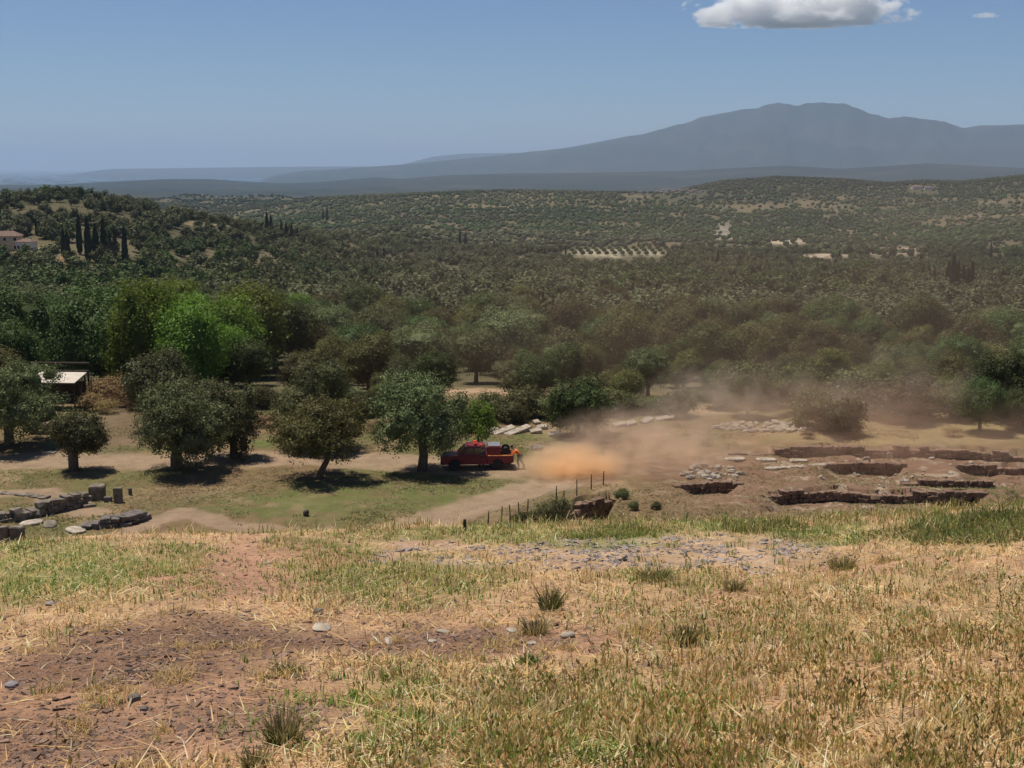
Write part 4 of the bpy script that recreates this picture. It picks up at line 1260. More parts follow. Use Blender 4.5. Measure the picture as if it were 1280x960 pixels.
# lower body with bonnet and cab, wheel arches cut in the outline
def arch(cx, r_, z0, n=7):
    return [(cx + r_ * math.cos(a), .36 + r_ * math.sin(a)) for a in np.linspace(math.pi * .93, math.pi * .07, n)]
low = [(-2.36, .42), (-2.40, .55), (-2.40, .80), (-2.32, .93), (-1.35, 1.03), (.62, 1.00), (.62, .46)]
prof = [(-2.36, .42)] + [(-1.98, .42)] + arch(-1.56, .43, .36) + [(-1.12, .42), (.62, .42), (.62, 1.0), (-1.35, 1.03), (-2.28, .95), (-2.40, .82), (-2.40, .55)]
MB().prism(prof, -W2, W2).bevel(.025).build('body', M['red'], truck)
cabp = [(-1.36, 1.02), (-.82, 1.56), (-.70, 1.62), (.32, 1.62), (.42, 1.56), (.58, 1.0)]
MB().prism(cabp, -W2 + .03, W2 - .03, tumble).bevel(.03).build('cab', M['red'], truck)
for s in (-1, 1):
    y = s * (W2 - .10)
    for nm, pr in (('side_window', [(-1.02, 1.08), (-.70, 1.50), (-.30, 1.52), (-.30, 1.08)]), ('side_window', [(-.22, 1.08), (-.22, 1.52), (.26, 1.52), (.40, 1.08)])):
        MB().prism(pr, y - .03, y + .03, lambda x, z: 0).build(nm, M['glass'], truck)
    MB().box((-1.02, s * (W2 + .10), 1.10), (.10, .20, .15)).bevel(.02).build('wing_mirror', M['black'], truck)
    d_ = MB().prism([(-1.05, .5), (-.26, .5), (-.26, .99), (-1.05, .99)], s * W2 - .012 , s * W2 + .012).build('door', M['red'], truck)
    MB().box((-.36, s * (W2 + .025), .90), (.16, .03, .04)).build('handle', M['black'], d_)
    MB().box((-2.36, s * .62, .74), (.10, .30, .16)).bevel(.02).build('headlight', M['lamp'], truck)
    MB().box((2.35, s * .74, .74), (.05, .12, .24)).build('tail_light', M['red_lamp'], truck)
wsm = MB(); wsm._add([(-1.335, -.72, 1.075), (-1.335, .72, 1.075), (-.868, .64, 1.545), (-.868, -.64, 1.545), (-1.30, -.72, 1.06), (-1.30, .72, 1.06), (-.83, .64, 1.53), (-.83, -.64, 1.53)], [(0, 3, 2, 1), (4, 5, 6, 7), (0, 1, 5, 4), (1, 2, 6, 5), (2, 3, 7, 6), (3, 0, 4, 7)])
wsm.build('windscreen', M['glass'], truck)
MB().box((-2.43, 0, .52), (.14, 1.66, .20)).bevel(.03).build('bumper', M['black'], truck)
MB().box((-2.41, 0, .74), (.05, .86, .14)).build('grille', M['black'], truck)
bedp = [(.66, .46), (1.05, .46)] + arch(1.28 + .02, .43, .36)[1:-1] + [(1.75, .46), (2.34, .50), (2.34, .98), (.66, .98)]
bed = MB()
for s in (-1, 1): bed.prism(bedp, s * W2 - .04, s * W2 + .04)
bed.box((1.5, 0, .60), (1.66, 1.62, .08)); bed.box((.69, 0, .76), (.06, 1.62, .44))
bed.build('cargo_bed', M['red'], truck)
MB().box((2.37, 0, .75), (.06, 1.62, .46)).bevel(.012).build('tailgate', M['red'], truck)
for s in (-1, 1): MB().box((1.5, s * W2, 1.005), (1.64, .10, .05)).build('bed_rail', M['orange_paint'], truck)
tank = MB().box((1.10, 0, 1.22), (.92, 1.50, .72)).bevel(.05).build('water_tank', M['red'], truck)
MB().box((1.10, 0, 1.605), (.80, 1.30, .04)).build('tank_lid', M['metal'], tank)
MB().lathe([(.06, -.62), (.30, -.60), (.30, -.54), (.16, -.53), (.16, .53), (.30, .54), (.30, .60), (.06, .62)], (1.92, 0, 1.18), 18, 'Y').build('hose_reel', M['black'], truck)
MB().box((1.92, 0, .80), (.10, 1.3, .34)).build('reel_stand', M['metal'], truck)
lb_ = MB().box((-.15, 0, 1.655), (.22, 1.06, .05)).build('light_bar', M['black'], truck)
for yy in (-.34, .34): MB().box((-.15, yy, 1.735), (.20, .34, .11)).bevel(.03).build('beacon', M['red_lamp'], lb_)
MB().tube([(.5, -.70, 1.0), (.5, -.66, 1.72), (.5, .66, 1.72), (.5, .70, 1.0)], .03, 8).build('roll_bar', M['metal'], truck)
MB().tube([(.35, .30, 1.6), (.36, .30, 2.2)], [.012, .006], 6).build('antenna', M['black'], truck)
MB().box((.1, 0, .40), (4.3, 1.1, .12)).build('chassis', M['black'], truck)
for wx in (-1.56, 1.30):
    for s in (-1, 1):
        w_ = MB().lathe([(.20, -.10), (.32, -.11), (.365, -.07), (.365, .07), (.32, .11), (.20, .10)], (0, 0, 0), 24, 'Y').build('wheel', M['rubber'], truck, True, loc=(wx, s * .77, .365))
        rim = MB().lathe([(.03, s * .095), (.10, s * .085), (.19, s * .10), (.20, s * .06)], (0, 0, 0), 20, 'Y')
        rim.build('rim', M['metal'], w_, True)

# ------------------------------------------------------------------ people
def skin_obj(name, verts, edges, radii, mat, parent, root=0, sub=1):
    me = bpy.data.meshes.new(name)
    me.from_pydata(verts, edges, [])
    o = link(name, me, parent)
    me.materials.append(mat)
    md = o.modifiers.new('skin', 'SKIN')
    md.use_smooth_shade = True
    if not me.skin_vertices: me.skin_vertices.new()
    for i, sv in enumerate(me.skin_vertices[0].data):
        r_ = radii[i]
        sv.radius = r_ if hasattr(r_, '__len__') else (r_, r_)
        sv.use_root = (i == root)
    sd = o.modifiers.new('sub', 'SUBSURF'); sd.levels = sub; sd.render_levels = sub
    return o

def baked(o):
    """Freeze a skinned figure to plain mesh."""
    dg = bpy.context.evaluated_depsgraph_get()
    me = bpy.data.meshes.new_from_object(o.evaluated_get(dg))
    o.modifiers.clear()
    o.data = me
    return o

def person(loc, rz, J, label, shirt, trousers, hat=None):
    """J: joints in metres, figure facing +x. Body is one skinned surface; clothes and hair are children."""
    t = thing('person', label, 'person', loc, rz)
    V, E, RD, idx = [], [], [], {}
    def add(n, p, r_, par=None):
        idx[n] = len(V); V.append(tuple(p)); RD.append(r_)
        if par is not None: E.append((idx[par], idx[n]))
    add('pelvis', J['pelvis'], (.15, .12))
    add('chest', J['chest'], (.165, .12), 'pelvis')
    add('neck', J['neck'], .058, 'chest')
    add('jaw', J['jaw'], (.068, .078), 'neck')
    add('head', J['head'], (.078, .095), 'jaw')
    hd, jw = Vector(J['head']), Vector(J['jaw'])
    add('top', hd + (hd - jw).normalized() * .09, .055, 'head')
    for s in ('L', 'R'):
        add('hip' + s, J['hip' + s], .10, 'pelvis')
        add('knee' + s, J['knee' + s], .062, 'hip' + s)
        add('ankle' + s, J['ankle' + s], .042, 'knee' + s)
        f = Vector(J['ankle' + s]); fw = Vector(J.get('toe' + s, f + Vector((.17, 0, -.05))))
        add('toe' + s, fw, .038, 'ankle' + s)
        add('sh' + s, J['sh' + s], .062, 'chest')
        add('el' + s, J['el' + s], .044, 'sh' + s)
        add('wr' + s, J['wr' + s], .030, 'el' + s)
        wr, el = Vector(J['wr' + s]), Vector(J['el' + s])
        d = (wr - el).normalized(); sd_ = d.cross(Vector((0, 0, 1))).normalized(); n_ = sd_.cross(d)
        add('palm' + s, wr + d * .075, (.040, .018), 'wr' + s)
        for k, (off, ln) in enumerate(((-.030, .060), (-.010, .074), (.010, .068), (.030, .054))):
            b0 = wr + d * .105 + sd_ * off
            add('f%d' % k + s, b0, .0095, 'palm' + s)
            add('g%d' % k + s, b0 + d * ln * .55 - n_ * .012, .009, 'f%d' % k + s)
            add('h%d' % k + s, b0 + d * ln - n_ * .035, .008, 'g%d' % k + s)
        add('thumb' + s, wr + d * .06 - sd_ * .048 - n_ * .01, .011, 'palm' + s)
        add('thumbtip' + s, wr + d * .10 - sd_ * .058 - n_ * .025, .009, 'thumb' + s)
    body = skin_obj('body', V, E, RD, M['skin'], t, 0, 2)
    # face: nose, eyes, mouth, ears
    fwd = Vector(J.get('face', (1, 0, 0))).normalized(); up_ = (hd - jw).normalized(); side = up_.cross(fwd).normalized()
    fc = hd - up_ * .02
    MB().tube([fc + fwd * .085 + up_ * .02, fc + fwd * .115 - up_ * .03, fc + fwd * .09 - up_ * .04], [.008, .016, .010], 8).build('nose', M['skin'], t, True)
    for s in (-1, 1):
        MB().tube([fc + fwd * .088 + side * .032 * s - fwd * .006 + up_ * .02, fc + fwd * .095 + side * .032 * s + up_ * .02], [.012, .010], 8).build('eye', M['hair'], t, True)
        MB().tube([fc + side * .082 * s - up_ * .03, fc + side * .092 * s - up_ * .0, fc + side * .088 * s + up_ * .03], [.010, .018, .012], 8).build('ear', M['skin'], t, True)
    MB().tube([fc + fwd * .092 - up_ * .065 - side * .025, fc + fwd * .098 - up_ * .066, fc + fwd * .092 - up_ * .065 + side * .025], .007, 6).build('mouth', M['red_lamp'], t, True)
    # clothes
    def shell(name, names, pars, mat, grow, sub=1, extra=()):
        vv, ee, rr, ix = [], [], [], {}
        for n in names:
            ix[n] = len(vv); vv.append(V[idx[n]]); r_ = RD[idx[n]]
            rr.append(tuple(q + grow for q in r_) if hasattr(r_, '__len__') else r_ + grow)
        for a, b_ in pars: ee.append((ix[a], ix[b_]))
        for n, a, f_, r_ in extra:        # a point part of the way along a limb
            p = Vector(V[idx[a]]).lerp(Vector(V[idx[n]]), f_)
            ix[n + 'x'] = len(vv); vv.append(tuple(p)); rr.append(r_); ee.append((ix[a], ix[n + 'x']))
        return skin_obj(name, vv, ee, rr, M[mat], t, 0, sub)
    c1 = shell('shirt', ['pelvis', 'chest', 'shL', 'shR', 'elL', 'elR'], [('pelvis', 'chest'), ('chest', 'shL'), ('chest', 'shR'), ('shL', 'elL'), ('shR', 'elR')], shirt, .018, 2, [('wrL', 'elL', .6, .05), ('wrR', 'elR', .6, .05)])
    c2 = shell('trousers', ['pelvis', 'hipL', 'hipR', 'kneeL', 'kneeR', 'ankleL', 'ankleR'], [('pelvis', 'hipL'), ('pelvis', 'hipR'), ('hipL', 'kneeL'), ('hipR', 'kneeR'), ('kneeL', 'ankleL'), ('kneeR', 'ankleR')], trousers, .026, 2)
    bts = []
    for s in ('L', 'R'):
        bts.append(shell('boot', ['ankle' + s, 'toe' + s], [('ankle' + s, 'toe' + s)], 'black', .016, 2))
    for o in [body, c1, c2] + bts: baked(o)
    hm = MB()
    cen = hd + up_ * .035 - fwd * .012
    prof_ = [(.102, -.03), (.108, .02), (.095, .07), (.06, .105), (.01, .115)]
    q_ = up_.to_track_quat('Z', 'Y').to_matrix()
    rings = MB(); rings.lathe(prof_, (0, 0, 0), 16, 'Z')
    for v in rings.bm.verts: v.co = q_ @ v.co + cen
    ho = rings.build('helmet' if hat else 'hair', M[hat or 'hair'], t, True)
    return t

bend = dict(pelvis=(0, 0, .92), chest=(.26, 0, 1.20), neck=(.42, 0, 1.33), jaw=(.49, 0, 1.38), head=(.54, 0, 1.46), face=(.85, 0, -.45),
            hipL=(0, .10, .86), hipR=(0, -.10, .86), kneeL=(.16, .13, .48), kneeR=(-.10, -.14, .47), ankleL=(.06, .14, .09), ankleR=(-.32, -.15, .09), toeL=(.22, .15, .04), toeR=(-.16, -.16, .04),
            shL=(.30, .19, 1.24), shR=(.30, -.19, 1.24), elL=(.48, .25, 1.03), elR=(.50, -.24, 1.04), wrL=(.70, .20, 1.06), wrR=(.72, -.18, 1.07))
pb = at(650, 585.5)
person(pb, R(180), bend, 'person in an orange shirt bending over the tail of the pickup', 'orange_cloth', 'dark_cloth')
stand = dict(pelvis=(0, 0, .96), chest=(.02, 0, 1.30), neck=(.02, 0, 1.49), jaw=(.04, 0, 1.55), head=(.045, 0, 1.635), face=(1, 0, -.15),
             hipL=(0, .10, .90), hipR=(0, -.10, .90), kneeL=(.04, .13, .50), kneeR=(-.02, -.13, .50), ankleL=(.0, .15, .09), ankleR=(-.06, -.16, .09), toeL=(.17, .17, .04), toeR=(.11, -.19, .04),
             shL=(.02, .20, 1.40), shR=(.02, -.20, 1.40), elL=(.02, .27, 1.13), elR=(.03, -.27, 1.13), wrL=(.20, .22, 1.02), wrR=(.22, -.20, 1.04))
ps_ = at(601.5, 587.5)
person(ps_, R(65), stand, 'person in dark navy clothes standing in front of the pickup cab', 'navy_cloth', 'dark_cloth', 'red_lamp')

# ------------------------------------------------------------------ foreground: grass, litter, slate, stones
def grass():
    rng = np.random.default_rng(9)
    Vs, Cs = [], []
    def blades(n, weight, hgt, wid, lean, pal, jit=.2, r0=6.0, r1=24.0, head=0, flat=0, tuft=0):
        az = rng.uniform(-.43, .43, n); u = rng.uniform(0, 1, n)
        r = r0 * (r1 / r0) ** u if tuft >= 0 else np.sqrt(rng.uniform(r0 ** 2, r1 ** 2, n))
        x, y = r * np.sin(az), r * np.cos(az)
        z = height(x, y)
        gr, so, sl, dk = zones(x, y, z)
        px, py = project(x, y, z)
        w = weight(gr, so, sl, dk, px, py, x, y)
        k = rng.uniform(0, 1, n) < w
        x, y, z, r = x[k], y[k], z[k], r[k]
        if tuft > 0:
            m_ = tuft
            x = np.repeat(x, m_); y = np.repeat(y, m_); r = np.repeat(r, m_)
            x = x + rng.normal(0, .045, len(x)); y = y + rng.normal(0, .045, len(y)); z = height(x, y)
        n = len(x)
        th = rng.uniform(0, 2 * np.pi, n)
        h = rng.uniform(*hgt, n); ww = rng.uniform(*wid, n)
        ln = np.abs(rng.normal(0, lean, n)) * h
        dx, dy = np.cos(th), np.sin(th)
        sx, sy = -np.sin(th + rng.uniform(-.6, .6, n)), np.cos(th + rng.uniform(-.6, .6, n))
        hz_ = h * (flat if flat else 1)
        b = np.stack([x, y, z - .01], -1)
        mid = b + np.stack([dx * ln * .35, dy * ln * .35, hz_ * .6], -1)
        top = b + np.stack([dx * ln, dy * ln, hz_], -1)
        s = np.stack([sx, sy, np.zeros(n)], -1) * ww[:, None] / 2
        q1 = np.stack([b - s * .8, b + s * .8, mid + s, mid - s], 1)
        q2 = np.stack([mid - s, mid + s, top + s * .25, top - s * .25], 1)
        pc = np.array(pal); c = np.minimum(pc[rng.integers(0, len(pc), n)] * rng.uniform(1 - jit, 1 + jit, n)[:, None] * (.72 + .56 * fbm(x / .9, y / .9, 3, 777))[:, None], .9)
        cb = c * .9
        Vs.extend([q1.reshape(-1, 3), q2.reshape(-1, 3)])
        Cs.extend([np.repeat(c, 4, 0), np.repeat(c, 4, 0)])
        if head:
            s2 = s * head
            hl = top + np.stack([dx * h * .18, dy * h * .18, h * .32], -1)
            m1 = top * .6 + hl * .4
            q3 = np.stack([top - s * .4, m1 - s2, hl, m1 + s2], 1)
            s3 = np.stack([-s2[:, 1], s2[:, 0], s2[:, 2]], -1)
            q4 = np.stack([top - s3 * .3, m1 - s3, hl, m1 + s3], 1)
            hc = c * np.array([1.05, .95, .9])
            Vs.extend([q3.reshape(-1, 3), q4.reshape(-1, 3)]); Cs.extend([np.repeat(hc, 4, 0)] * 2)
    straw = [(.78, .54, .28), (.86, .65, .38), (.66, .42, .21), (.54, .33, .18), (.78, .53, .21), (.90, .74, .48)]
    green = [(.17, .25, .045), (.23, .30, .06), (.30, .33, .075), (.13, .20, .035)]
    olive_ = [(.36, .31, .10), (.44, .36, .13), (.29, .25, .085), (.52, .40, .17)]
    brown = [(.22, .13, .07), (.32, .21, .11), (.20, .14, .075)]
    cl = lambda a: np.clip(a, 0, 1)
    def pt(x, y, s, sd): return fbm(x / s, y / s, 3, sd)
    bare = lambda g, s, sl, d: cl(.9 - .95 * s - 1.0 * sl - .95 * d)
    # lying straw and short stubble everywhere grass grows
    blades(115000, lambda g, s, sl, d, px, py, x, y: cl(bare(g, s, sl, d) * (.12 + 1.0 * sstep(.40, .60, pt(x, y, .45, 401)))) + .05, (.05, .13), (.007, .015), 1.9, straw + brown[:1], jit=.3, flat=.30)
    blades(75000, lambda g, s, sl, d, px, py, x, y: cl(bare(g, s, sl, d) * sstep(.43, .60, pt(x, y, .4, 402)) * (1 - .6 * g)), (.04, .11), (.006, .013), .9, straw + olive_[:2], jit=.3)
    # green mats
    blades(120000, lambda g, s, sl, d, px, py, x, y: cl(g * 1.3 * sstep(.3, .55, pt(x, y, .4, 403)) * (1 - .5 * sl)), (.03, .09), (.008, .015), 1.0, green + green[:2] + olive_[:1], jit=.35)
    # tufts of standing grass, thick at lower right and along the crest
    tall = lambda px, py: cl(.10 + .95 * sstep(700, 960, px) * sstep(690, 800, py) + .55 * sstep(400, 700, px) * sstep(830, 930, py) + .55 * sstep(672, 655, py) + .5 * soft(px, py, 500, 725, 170, 32) + .3 * soft(px, py, 850, 725, 120, 25))
    blades(17000, lambda g, s, sl, d, px, py, x, y: cl(tall(px, py) * cl(bare(g, s, sl, d) + .03) * sstep(.46, .60, pt(x, y, .45, 404))), (.07, .16), (.006, .012), .5, straw + olive_ + olive_[:2], tuft=7)
    # spiky heads of wild barley
    blades(12000, lambda g, s, sl, d, px, py, x, y: cl(tall(px, py) * cl(bare(g, s, sl, d) + .03) * sstep(.48, .62, pt(x, y, .6, 405))), (.08, .17), (.007, .012), .3, olive_ + straw[:2] + green[2:3], head=2.6, tuft=3)
    # darker seed stalks
    blades(4200, lambda g, s, sl, d, px, py, x, y: cl(tall(px, py) * cl(bare(g, s, sl, d)) * sstep(.5, .66, pt(x, y, .8, 406))), (.09, .18), (.006, .010), .2, [(.17, .17, .06), (.22, .19, .08), (.15, .15, .05)], head=2.2, tuft=3)
    # weeds standing along the crest
    blades(9000, lambda g, s, sl, d, px, py, x, y: cl(sstep(676, 664, py) * (.06 + sstep(.54, .66, pt(x, y, .9, 409)) * (.35 + .65 * sstep(700, 900, px)))), (.05, .24), (.007, .015), .5, green + olive_ + straw[:2], r0=17.0, r1=23.5, tuft=5)
    # yellow dry tufts on the bare left ground
    blades(5200, lambda g, s, sl, d, px, py, x, y: cl((s + d) * 1.2 * sstep(.60, .70, pt(x, y, .4, 407))), (.03, .10), (.004, .009), .9, [(.70, .50, .20), (.62, .42, .18), (.66, .48, .26), (.40, .32, .12)], tuft=24)
    blades(2600, lambda g, s, sl, d, px, py, x, y: cl((.25 + g + .4 * tall(px, py)) * cl(1 - d - .5 * s) * sstep(.54, .64, pt(x, y, .35, 408))), (.05, .12), (.008, .016), .6, green + [(.22, .26, .07), (.30, .30, .10)], tuft=10)
    V = np.concatenate(Vs); C = np.concatenate(Cs)
    print('grass quads', len(V) // 4)
    tag(link('dry_grass', fast_mesh('dry_grass', V, 4, M['grass'], attr=C)), 'dry straw coloured grass and wild barley on the near slope', 'grass', kind='stuff')
grass()

def weeds_flat():
    """Thin dry growth on the flat below."""
    rng = np.random.default_rng(19)
    n = 60000
    az = rng.uniform(-.45, .45, n); r = np.sqrt(rng.uniform(62 ** 2, 116 ** 2, n))
    x, y = r * np.sin(az), r * np.cos(az)
    w = fbm(x / 4, y / 4, 4, 501)
    px, py = project(x, y, 0 * x)
    k = rng.uniform(0, 1, n) < sstep(.40, .62, w)
    for line, w_ in TRACKS:
        for (x0, y0), (x1, y1) in zip(line[:-1], line[1:]):
            dx, dy = x1 - x0, y1 - y0
            t = np.clip(((x - x0) * dx + (y - y0) * dy) / (dx * dx + dy * dy), 0, 1)
            k &= np.hypot(x - x0 - t * dx, y - y0 - t * dy) > w_ * 1.15
    x, y = x[k], y[k]; m_ = 4
    x = np.repeat(x, m_) + rng.normal(0, .12, len(x) * m_); y = np.repeat(y, m_) + rng.normal(0, .12, len(y) * m_)
    z = height(x, y); n = len(x)
    px, py = project(x, y, z)
    th = rng.uniform(0, np.pi, n); s = np.stack([np.cos(th), np.sin(th), 0 * th], -1) * rng.uniform(.02, .06, n)[:, None]
    h = rng.uniform(.03, .10, n) * (1 + .6 * (py > 640)); d = rng.normal(0, .16, (n, 2))
    b = np.stack([x, y, z - .01], -1); t = b + np.concatenate([d, h[:, None]], 1)
    V = np.stack([b - s, b + s, t + s * .3, t - s * .3], 1).reshape(-1, 3)
    g = sstep(.4, .65, fbm(x / 5, y / 5, 4, 51) * .6 + .2)[:, None]
    C = (np.array((.33, .245, .135)) * (1 - g) + np.array((.22, .215, .08)) * g) * rng.uniform(.75, 1.2, n)[:, None]
    tag(link('field_weeds', fast_mesh('field_weeds', V, 4, M['grass'], attr=np.repeat(C, 4, 0))), 'thin dry weeds over the flat ground around the dig', 'weeds', kind='stuff')
weeds_flat()

def slate_bits():
    rng = np.random.default_rng(29)
    Vs, Cs = [], []
    n = 190000
    az = rng.uniform(-.43, .43, n); r = 6.0 * (23 / 6.0) ** rng.uniform(0, 1, n)
    x, y = r * np.sin(az), r * np.cos(az); z = height(x, y)
    gr, so, sl, dk = zones(x, y, z)
    w = np.clip(sl * .62 * sstep(.36, .62, fbm(x / .7, y / .7, 3, 611)) + dk * .62 + so * .16 + .03, 0, 1) * (.4 + .6 * sstep(.4, .6, fbm(x / .4, y / .4, 3, 601)))
    k = rng.uniform(0, 1, n) < w
    x, y, z, sl, dk = x[k], y[k], z[k], sl[k], dk[k]; n = len(x)
    L_ = np.minimum(rng.lognormal(-4.45, .5, n), .045) * (1 + .75 * sl); W_ = L_ * rng.uniform(.35, .8, n); H_ = L_ * rng.uniform(.12, .35, n)
    th = rng.uniform(0, 6.28, n); c, s = np.cos(th), np.sin(th)
    tl = rng.normal(0, .25, (n, 2))
    def pt(a, b_, h_):
        lx, ly = a * L_, b_ * W_
        return np.stack([x + lx * c - ly * s, y + lx * s + ly * c, z + h_ * H_ + (lx * tl[:, 0] + ly * tl[:, 1])], -1)
    j = lambda: rng.uniform(.7, 1.15, n)
    T = [pt(-j(), -j(), 1), pt(j(), -j(), 1), pt(j(), j(), 1), pt(-j(), j(), 1)]
    B = [pt(-1.1, -1.1, -.6), pt(1.1, -1.1, -.6), pt(1.1, 1.1, -.6), pt(-1.1, 1.1, -.6)]
    fs = [np.stack(T, 1)] + [np.stack([B[i], B[(i + 1) % 4], T[(i + 1) % 4], T[i]], 1) for i in range(4)]
    base = np.where((sl > .3)[:, None], np.array((.225, .185, .165)), np.array((.170, .106, .074))) * rng.uniform(.45, 1.5, n)[:, None]
    for f in fs: Vs.append(f.reshape(-1, 3)); Cs.append(np.repeat(base, 4, 0))
    tag(link('slate_gravel', fast_mesh('slate_gravel', np.concatenate(Vs), 4, M['chips'], attr=np.concatenate(Cs))), 'grey slate chips strewn over the near slope', 'gravel', kind='stuff')
m, nt, out = new_mat('stone_chips')
a = nt.nodes.new('ShaderNodeAttribute'); a.attribute_name = 'cover'
b = nt.nodes.new('ShaderNodeBsdfPrincipled'); b.inputs['Roughness'].default_value = .8; b.inputs['Specular IOR Level'].default_value = .3
nt.links.new(a.outputs['Color'], b.inputs['Base Color']); nt.links.new(b.outputs[0], out.inputs['Surface'])
M['chips'] = m
slate_bits()

# single stones and tufts one can point to
for i, (px, py, s, mt, lab) in enumerate([
        (397, 769, (.05, .045, .035), 'dark_stone', 'dark round stone just above the flat pale slab'), (404, 786, (.17, .10, .018), 'pale_stone', 'widest flat pale slab in the near soil'),
        (488, 803, (.11, .05, .018), 'pale_stone', 'thin pale flat stone right of the widest slab'), (541, 804, (.05, .04, .015), 'pale_stone', 'small pale flat stone beside the thin one'), (553, 791, (.07, .05, .02), 'pale_stone', 'pale stone behind the small flat one'),
        (710, 797, (.07, .05, .03), 'pale_stone', 'pale stone left of the dark grass tuft'), (665, 806, (.05, .04, .015), 'pale_stone', 'small light stone before the lowest green tuft'), (160, 840, (.035, .03, .02), 'dark_stone', 'dark stone in the bare soil at left'), (168, 877, (.05, .04, .028), 'dark_stone', 'largest dark stone near the lower left corner'),
        (62, 757, (.06, .05, .022), 'slate', 'grey stone in the straw at the left'), (335, 705, (.07, .05, .02), 'pale_stone', 'pale flat stone on the bare soil path'), (180, 890, (.03, .03, .02), 'dark_stone', 'small dark stone below the largest dark one'),
        (15, 860, (.06, .05, .03), 'slate', 'grey stone at the left edge of the soil'), (640, 790, (.06, .04, .015), 'pale_stone', 'light flat stone in the middle bare strip')]):
    rock('stone', lab, 'stone', at(px, py), s, mt, seed=300 + i, sink=.2)

def tuft(px, py, wpx, hpx, pal, n, label, cat='grass tuft', spread=.5, name='grass_tuft', mat_=False):
    p = at(px, py); w, h = span(wpx, p) / 2, span(hpx, p) * (1.1 if mat_ else 1.0)
    n = n if mat_ else int(n * .62)
    rng = np.random.default_rng(int(px * 7 + py))
    a = rng.uniform(0, 6.28, n); q = np.sqrt(rng.uniform(0, 1, n)) * .55
    b = np.stack([np.cos(a) * q * w, np.sin(a) * q * w, np.full(n, -.03)], -1)
    l = rng.uniform(.25, 1, n) * h
    if mat_:
        b[:, :2] *= 1.8; l *= rng.uniform(.3, 1.1, n)
        b[:, 2] += height(b[:, 0] + p.x, b[:, 1] + p.y) - p.z
    out_ = np.stack([np.cos(a), np.sin(a), 0 * a], -1) * (q * w * spread + rng.uniform(0, .45, n) * w)[:, None] + rng.normal(0, 1, (n, 3)) * (.22 * l * np.array([[1.], [1.], [.3]])).T
    if mat_: out_ = rng.normal(0, .5, (n, 3)) * np.array([1, 1, 0]) * l[:, None]
    mid = b + out_ * .4 + np.array([0, 0, 1]) * (l * .6)[:, None]; top = b + out_ + np.array([0, 0, 1]) * l[:, None]
    th = rng.uniform(0, 3.14, n); s = np.stack([np.cos(th), np.sin(th), 0 * th], -1) * rng.uniform(.003, .006, n)[:, None]
    V = np.concatenate([np.stack([b - s, b + s, mid + s, mid - s], 1).reshape(-1, 3), np.stack([mid - s, mid + s, top + s * .2, top - s * .2], 1).reshape(-1, 3)])
    c = np.array(pal)[rng.integers(0, len(pal), n)] * rng.uniform(.75, 1.25, n)[:, None]
    C = np.concatenate([np.repeat(c, 4, 0)] * 2)
    o = link(name, fast_mesh(name, V, 4, M['grass'], attr=C), None, p)
    return tag(o, label, cat)
DKG = [(.13, .13, .045), (.17, .16, .055), (.22, .19, .075)]
GRN = [(.16, .20, .05), (.21, .25, .06), (.11, .15, .035)]
OLV = [(.24, .20, .08), (.30, .24, .10), (.17, .15, .06), (.40, .30, .14)]
tuft(688, 762, 40, 34, DKG, 420, 'large dark green tuft in the middle of the slope')
tuft(858, 808, 34, 34, DKG + OLV[2:3], 420, 'dark tuft with upright blades on bare ground right of centre')
tuft(662, 829, 34, 16, GRN, 360, 'low green tuft in the middle bare strip', 'plant')
tuft(355, 930, 60, 50, OLV + DKG[:1], 420, 'tall olive tuft in the soil at the lower left')
tuft(670, 792, 46, 26, OLV, 360, 'spiky olive tuft below the large dark green tuft')
tuft(1052, 712, 44, 22, OLV + GRN[:1], 420, 'bushy yellow green tuft beside the slate patch on the right')
tuft(918, 738, 36, 20, OLV, 320, 'small olive tuft left of the bushy yellow green one')
tuft(1108, 703, 30, 12, OLV + [(.45, .34, .14)], 240, 'flat yellow tuft right of the bushy yellow green one')
tuft(360, 842, 50, 16, DKG + OLV[:1], 380, 'low dark tuft in the dark soil at left', 'grass tuft')
tuft(822, 726, 62, 20, OLV + GRN, 460, 'wide green tuft under the slate patch')
tuft(318, 962, 40, 30, OLV, 320, 'olive tuft at the bottom of the soil')
for px, py, wpx, hpx, n, lab in [(1215, 672, 150, 18, 2600, 'wide dark green mat of weeds on the crest at right'), (1120, 668, 110, 12, 1500, 'thin green mat of weeds left of the wide crest mat'), (1190, 656, 100, 26, 900, 'tall green weeds standing behind the wide crest mat'),
                                 (1256, 650, 80, 28, 900, 'tall weeds on the crest at the right edge'), (955, 660, 110, 14, 1300, 'low green weeds on the crest above the slate patch'), (760, 668, 120, 12, 1500, 'green weeds on the crest below the dark hollow'), (1010, 672, 90, 9, 900, 'flat green weeds behind the end of the slate patch')]:
    tuft(px, py, wpx, hpx, GRN + DKG[:1] + OLV[:1], n, lab, 'plant', name='green_weeds', mat_=True)

# ------------------------------------------------------------------ dust and clouds
def puff(name, label, c, size, mat, rot=(0, 0, 0), cat='dust'):
    m_ = MB()
    bmesh.ops.create_icosphere(m_.bm, subdivisions=3, radius=1.0)
    o = m_.build(name, mat, None, False, loc=c, rot=rot, scale=size)
    return tag(o, label, cat, kind='stuff')

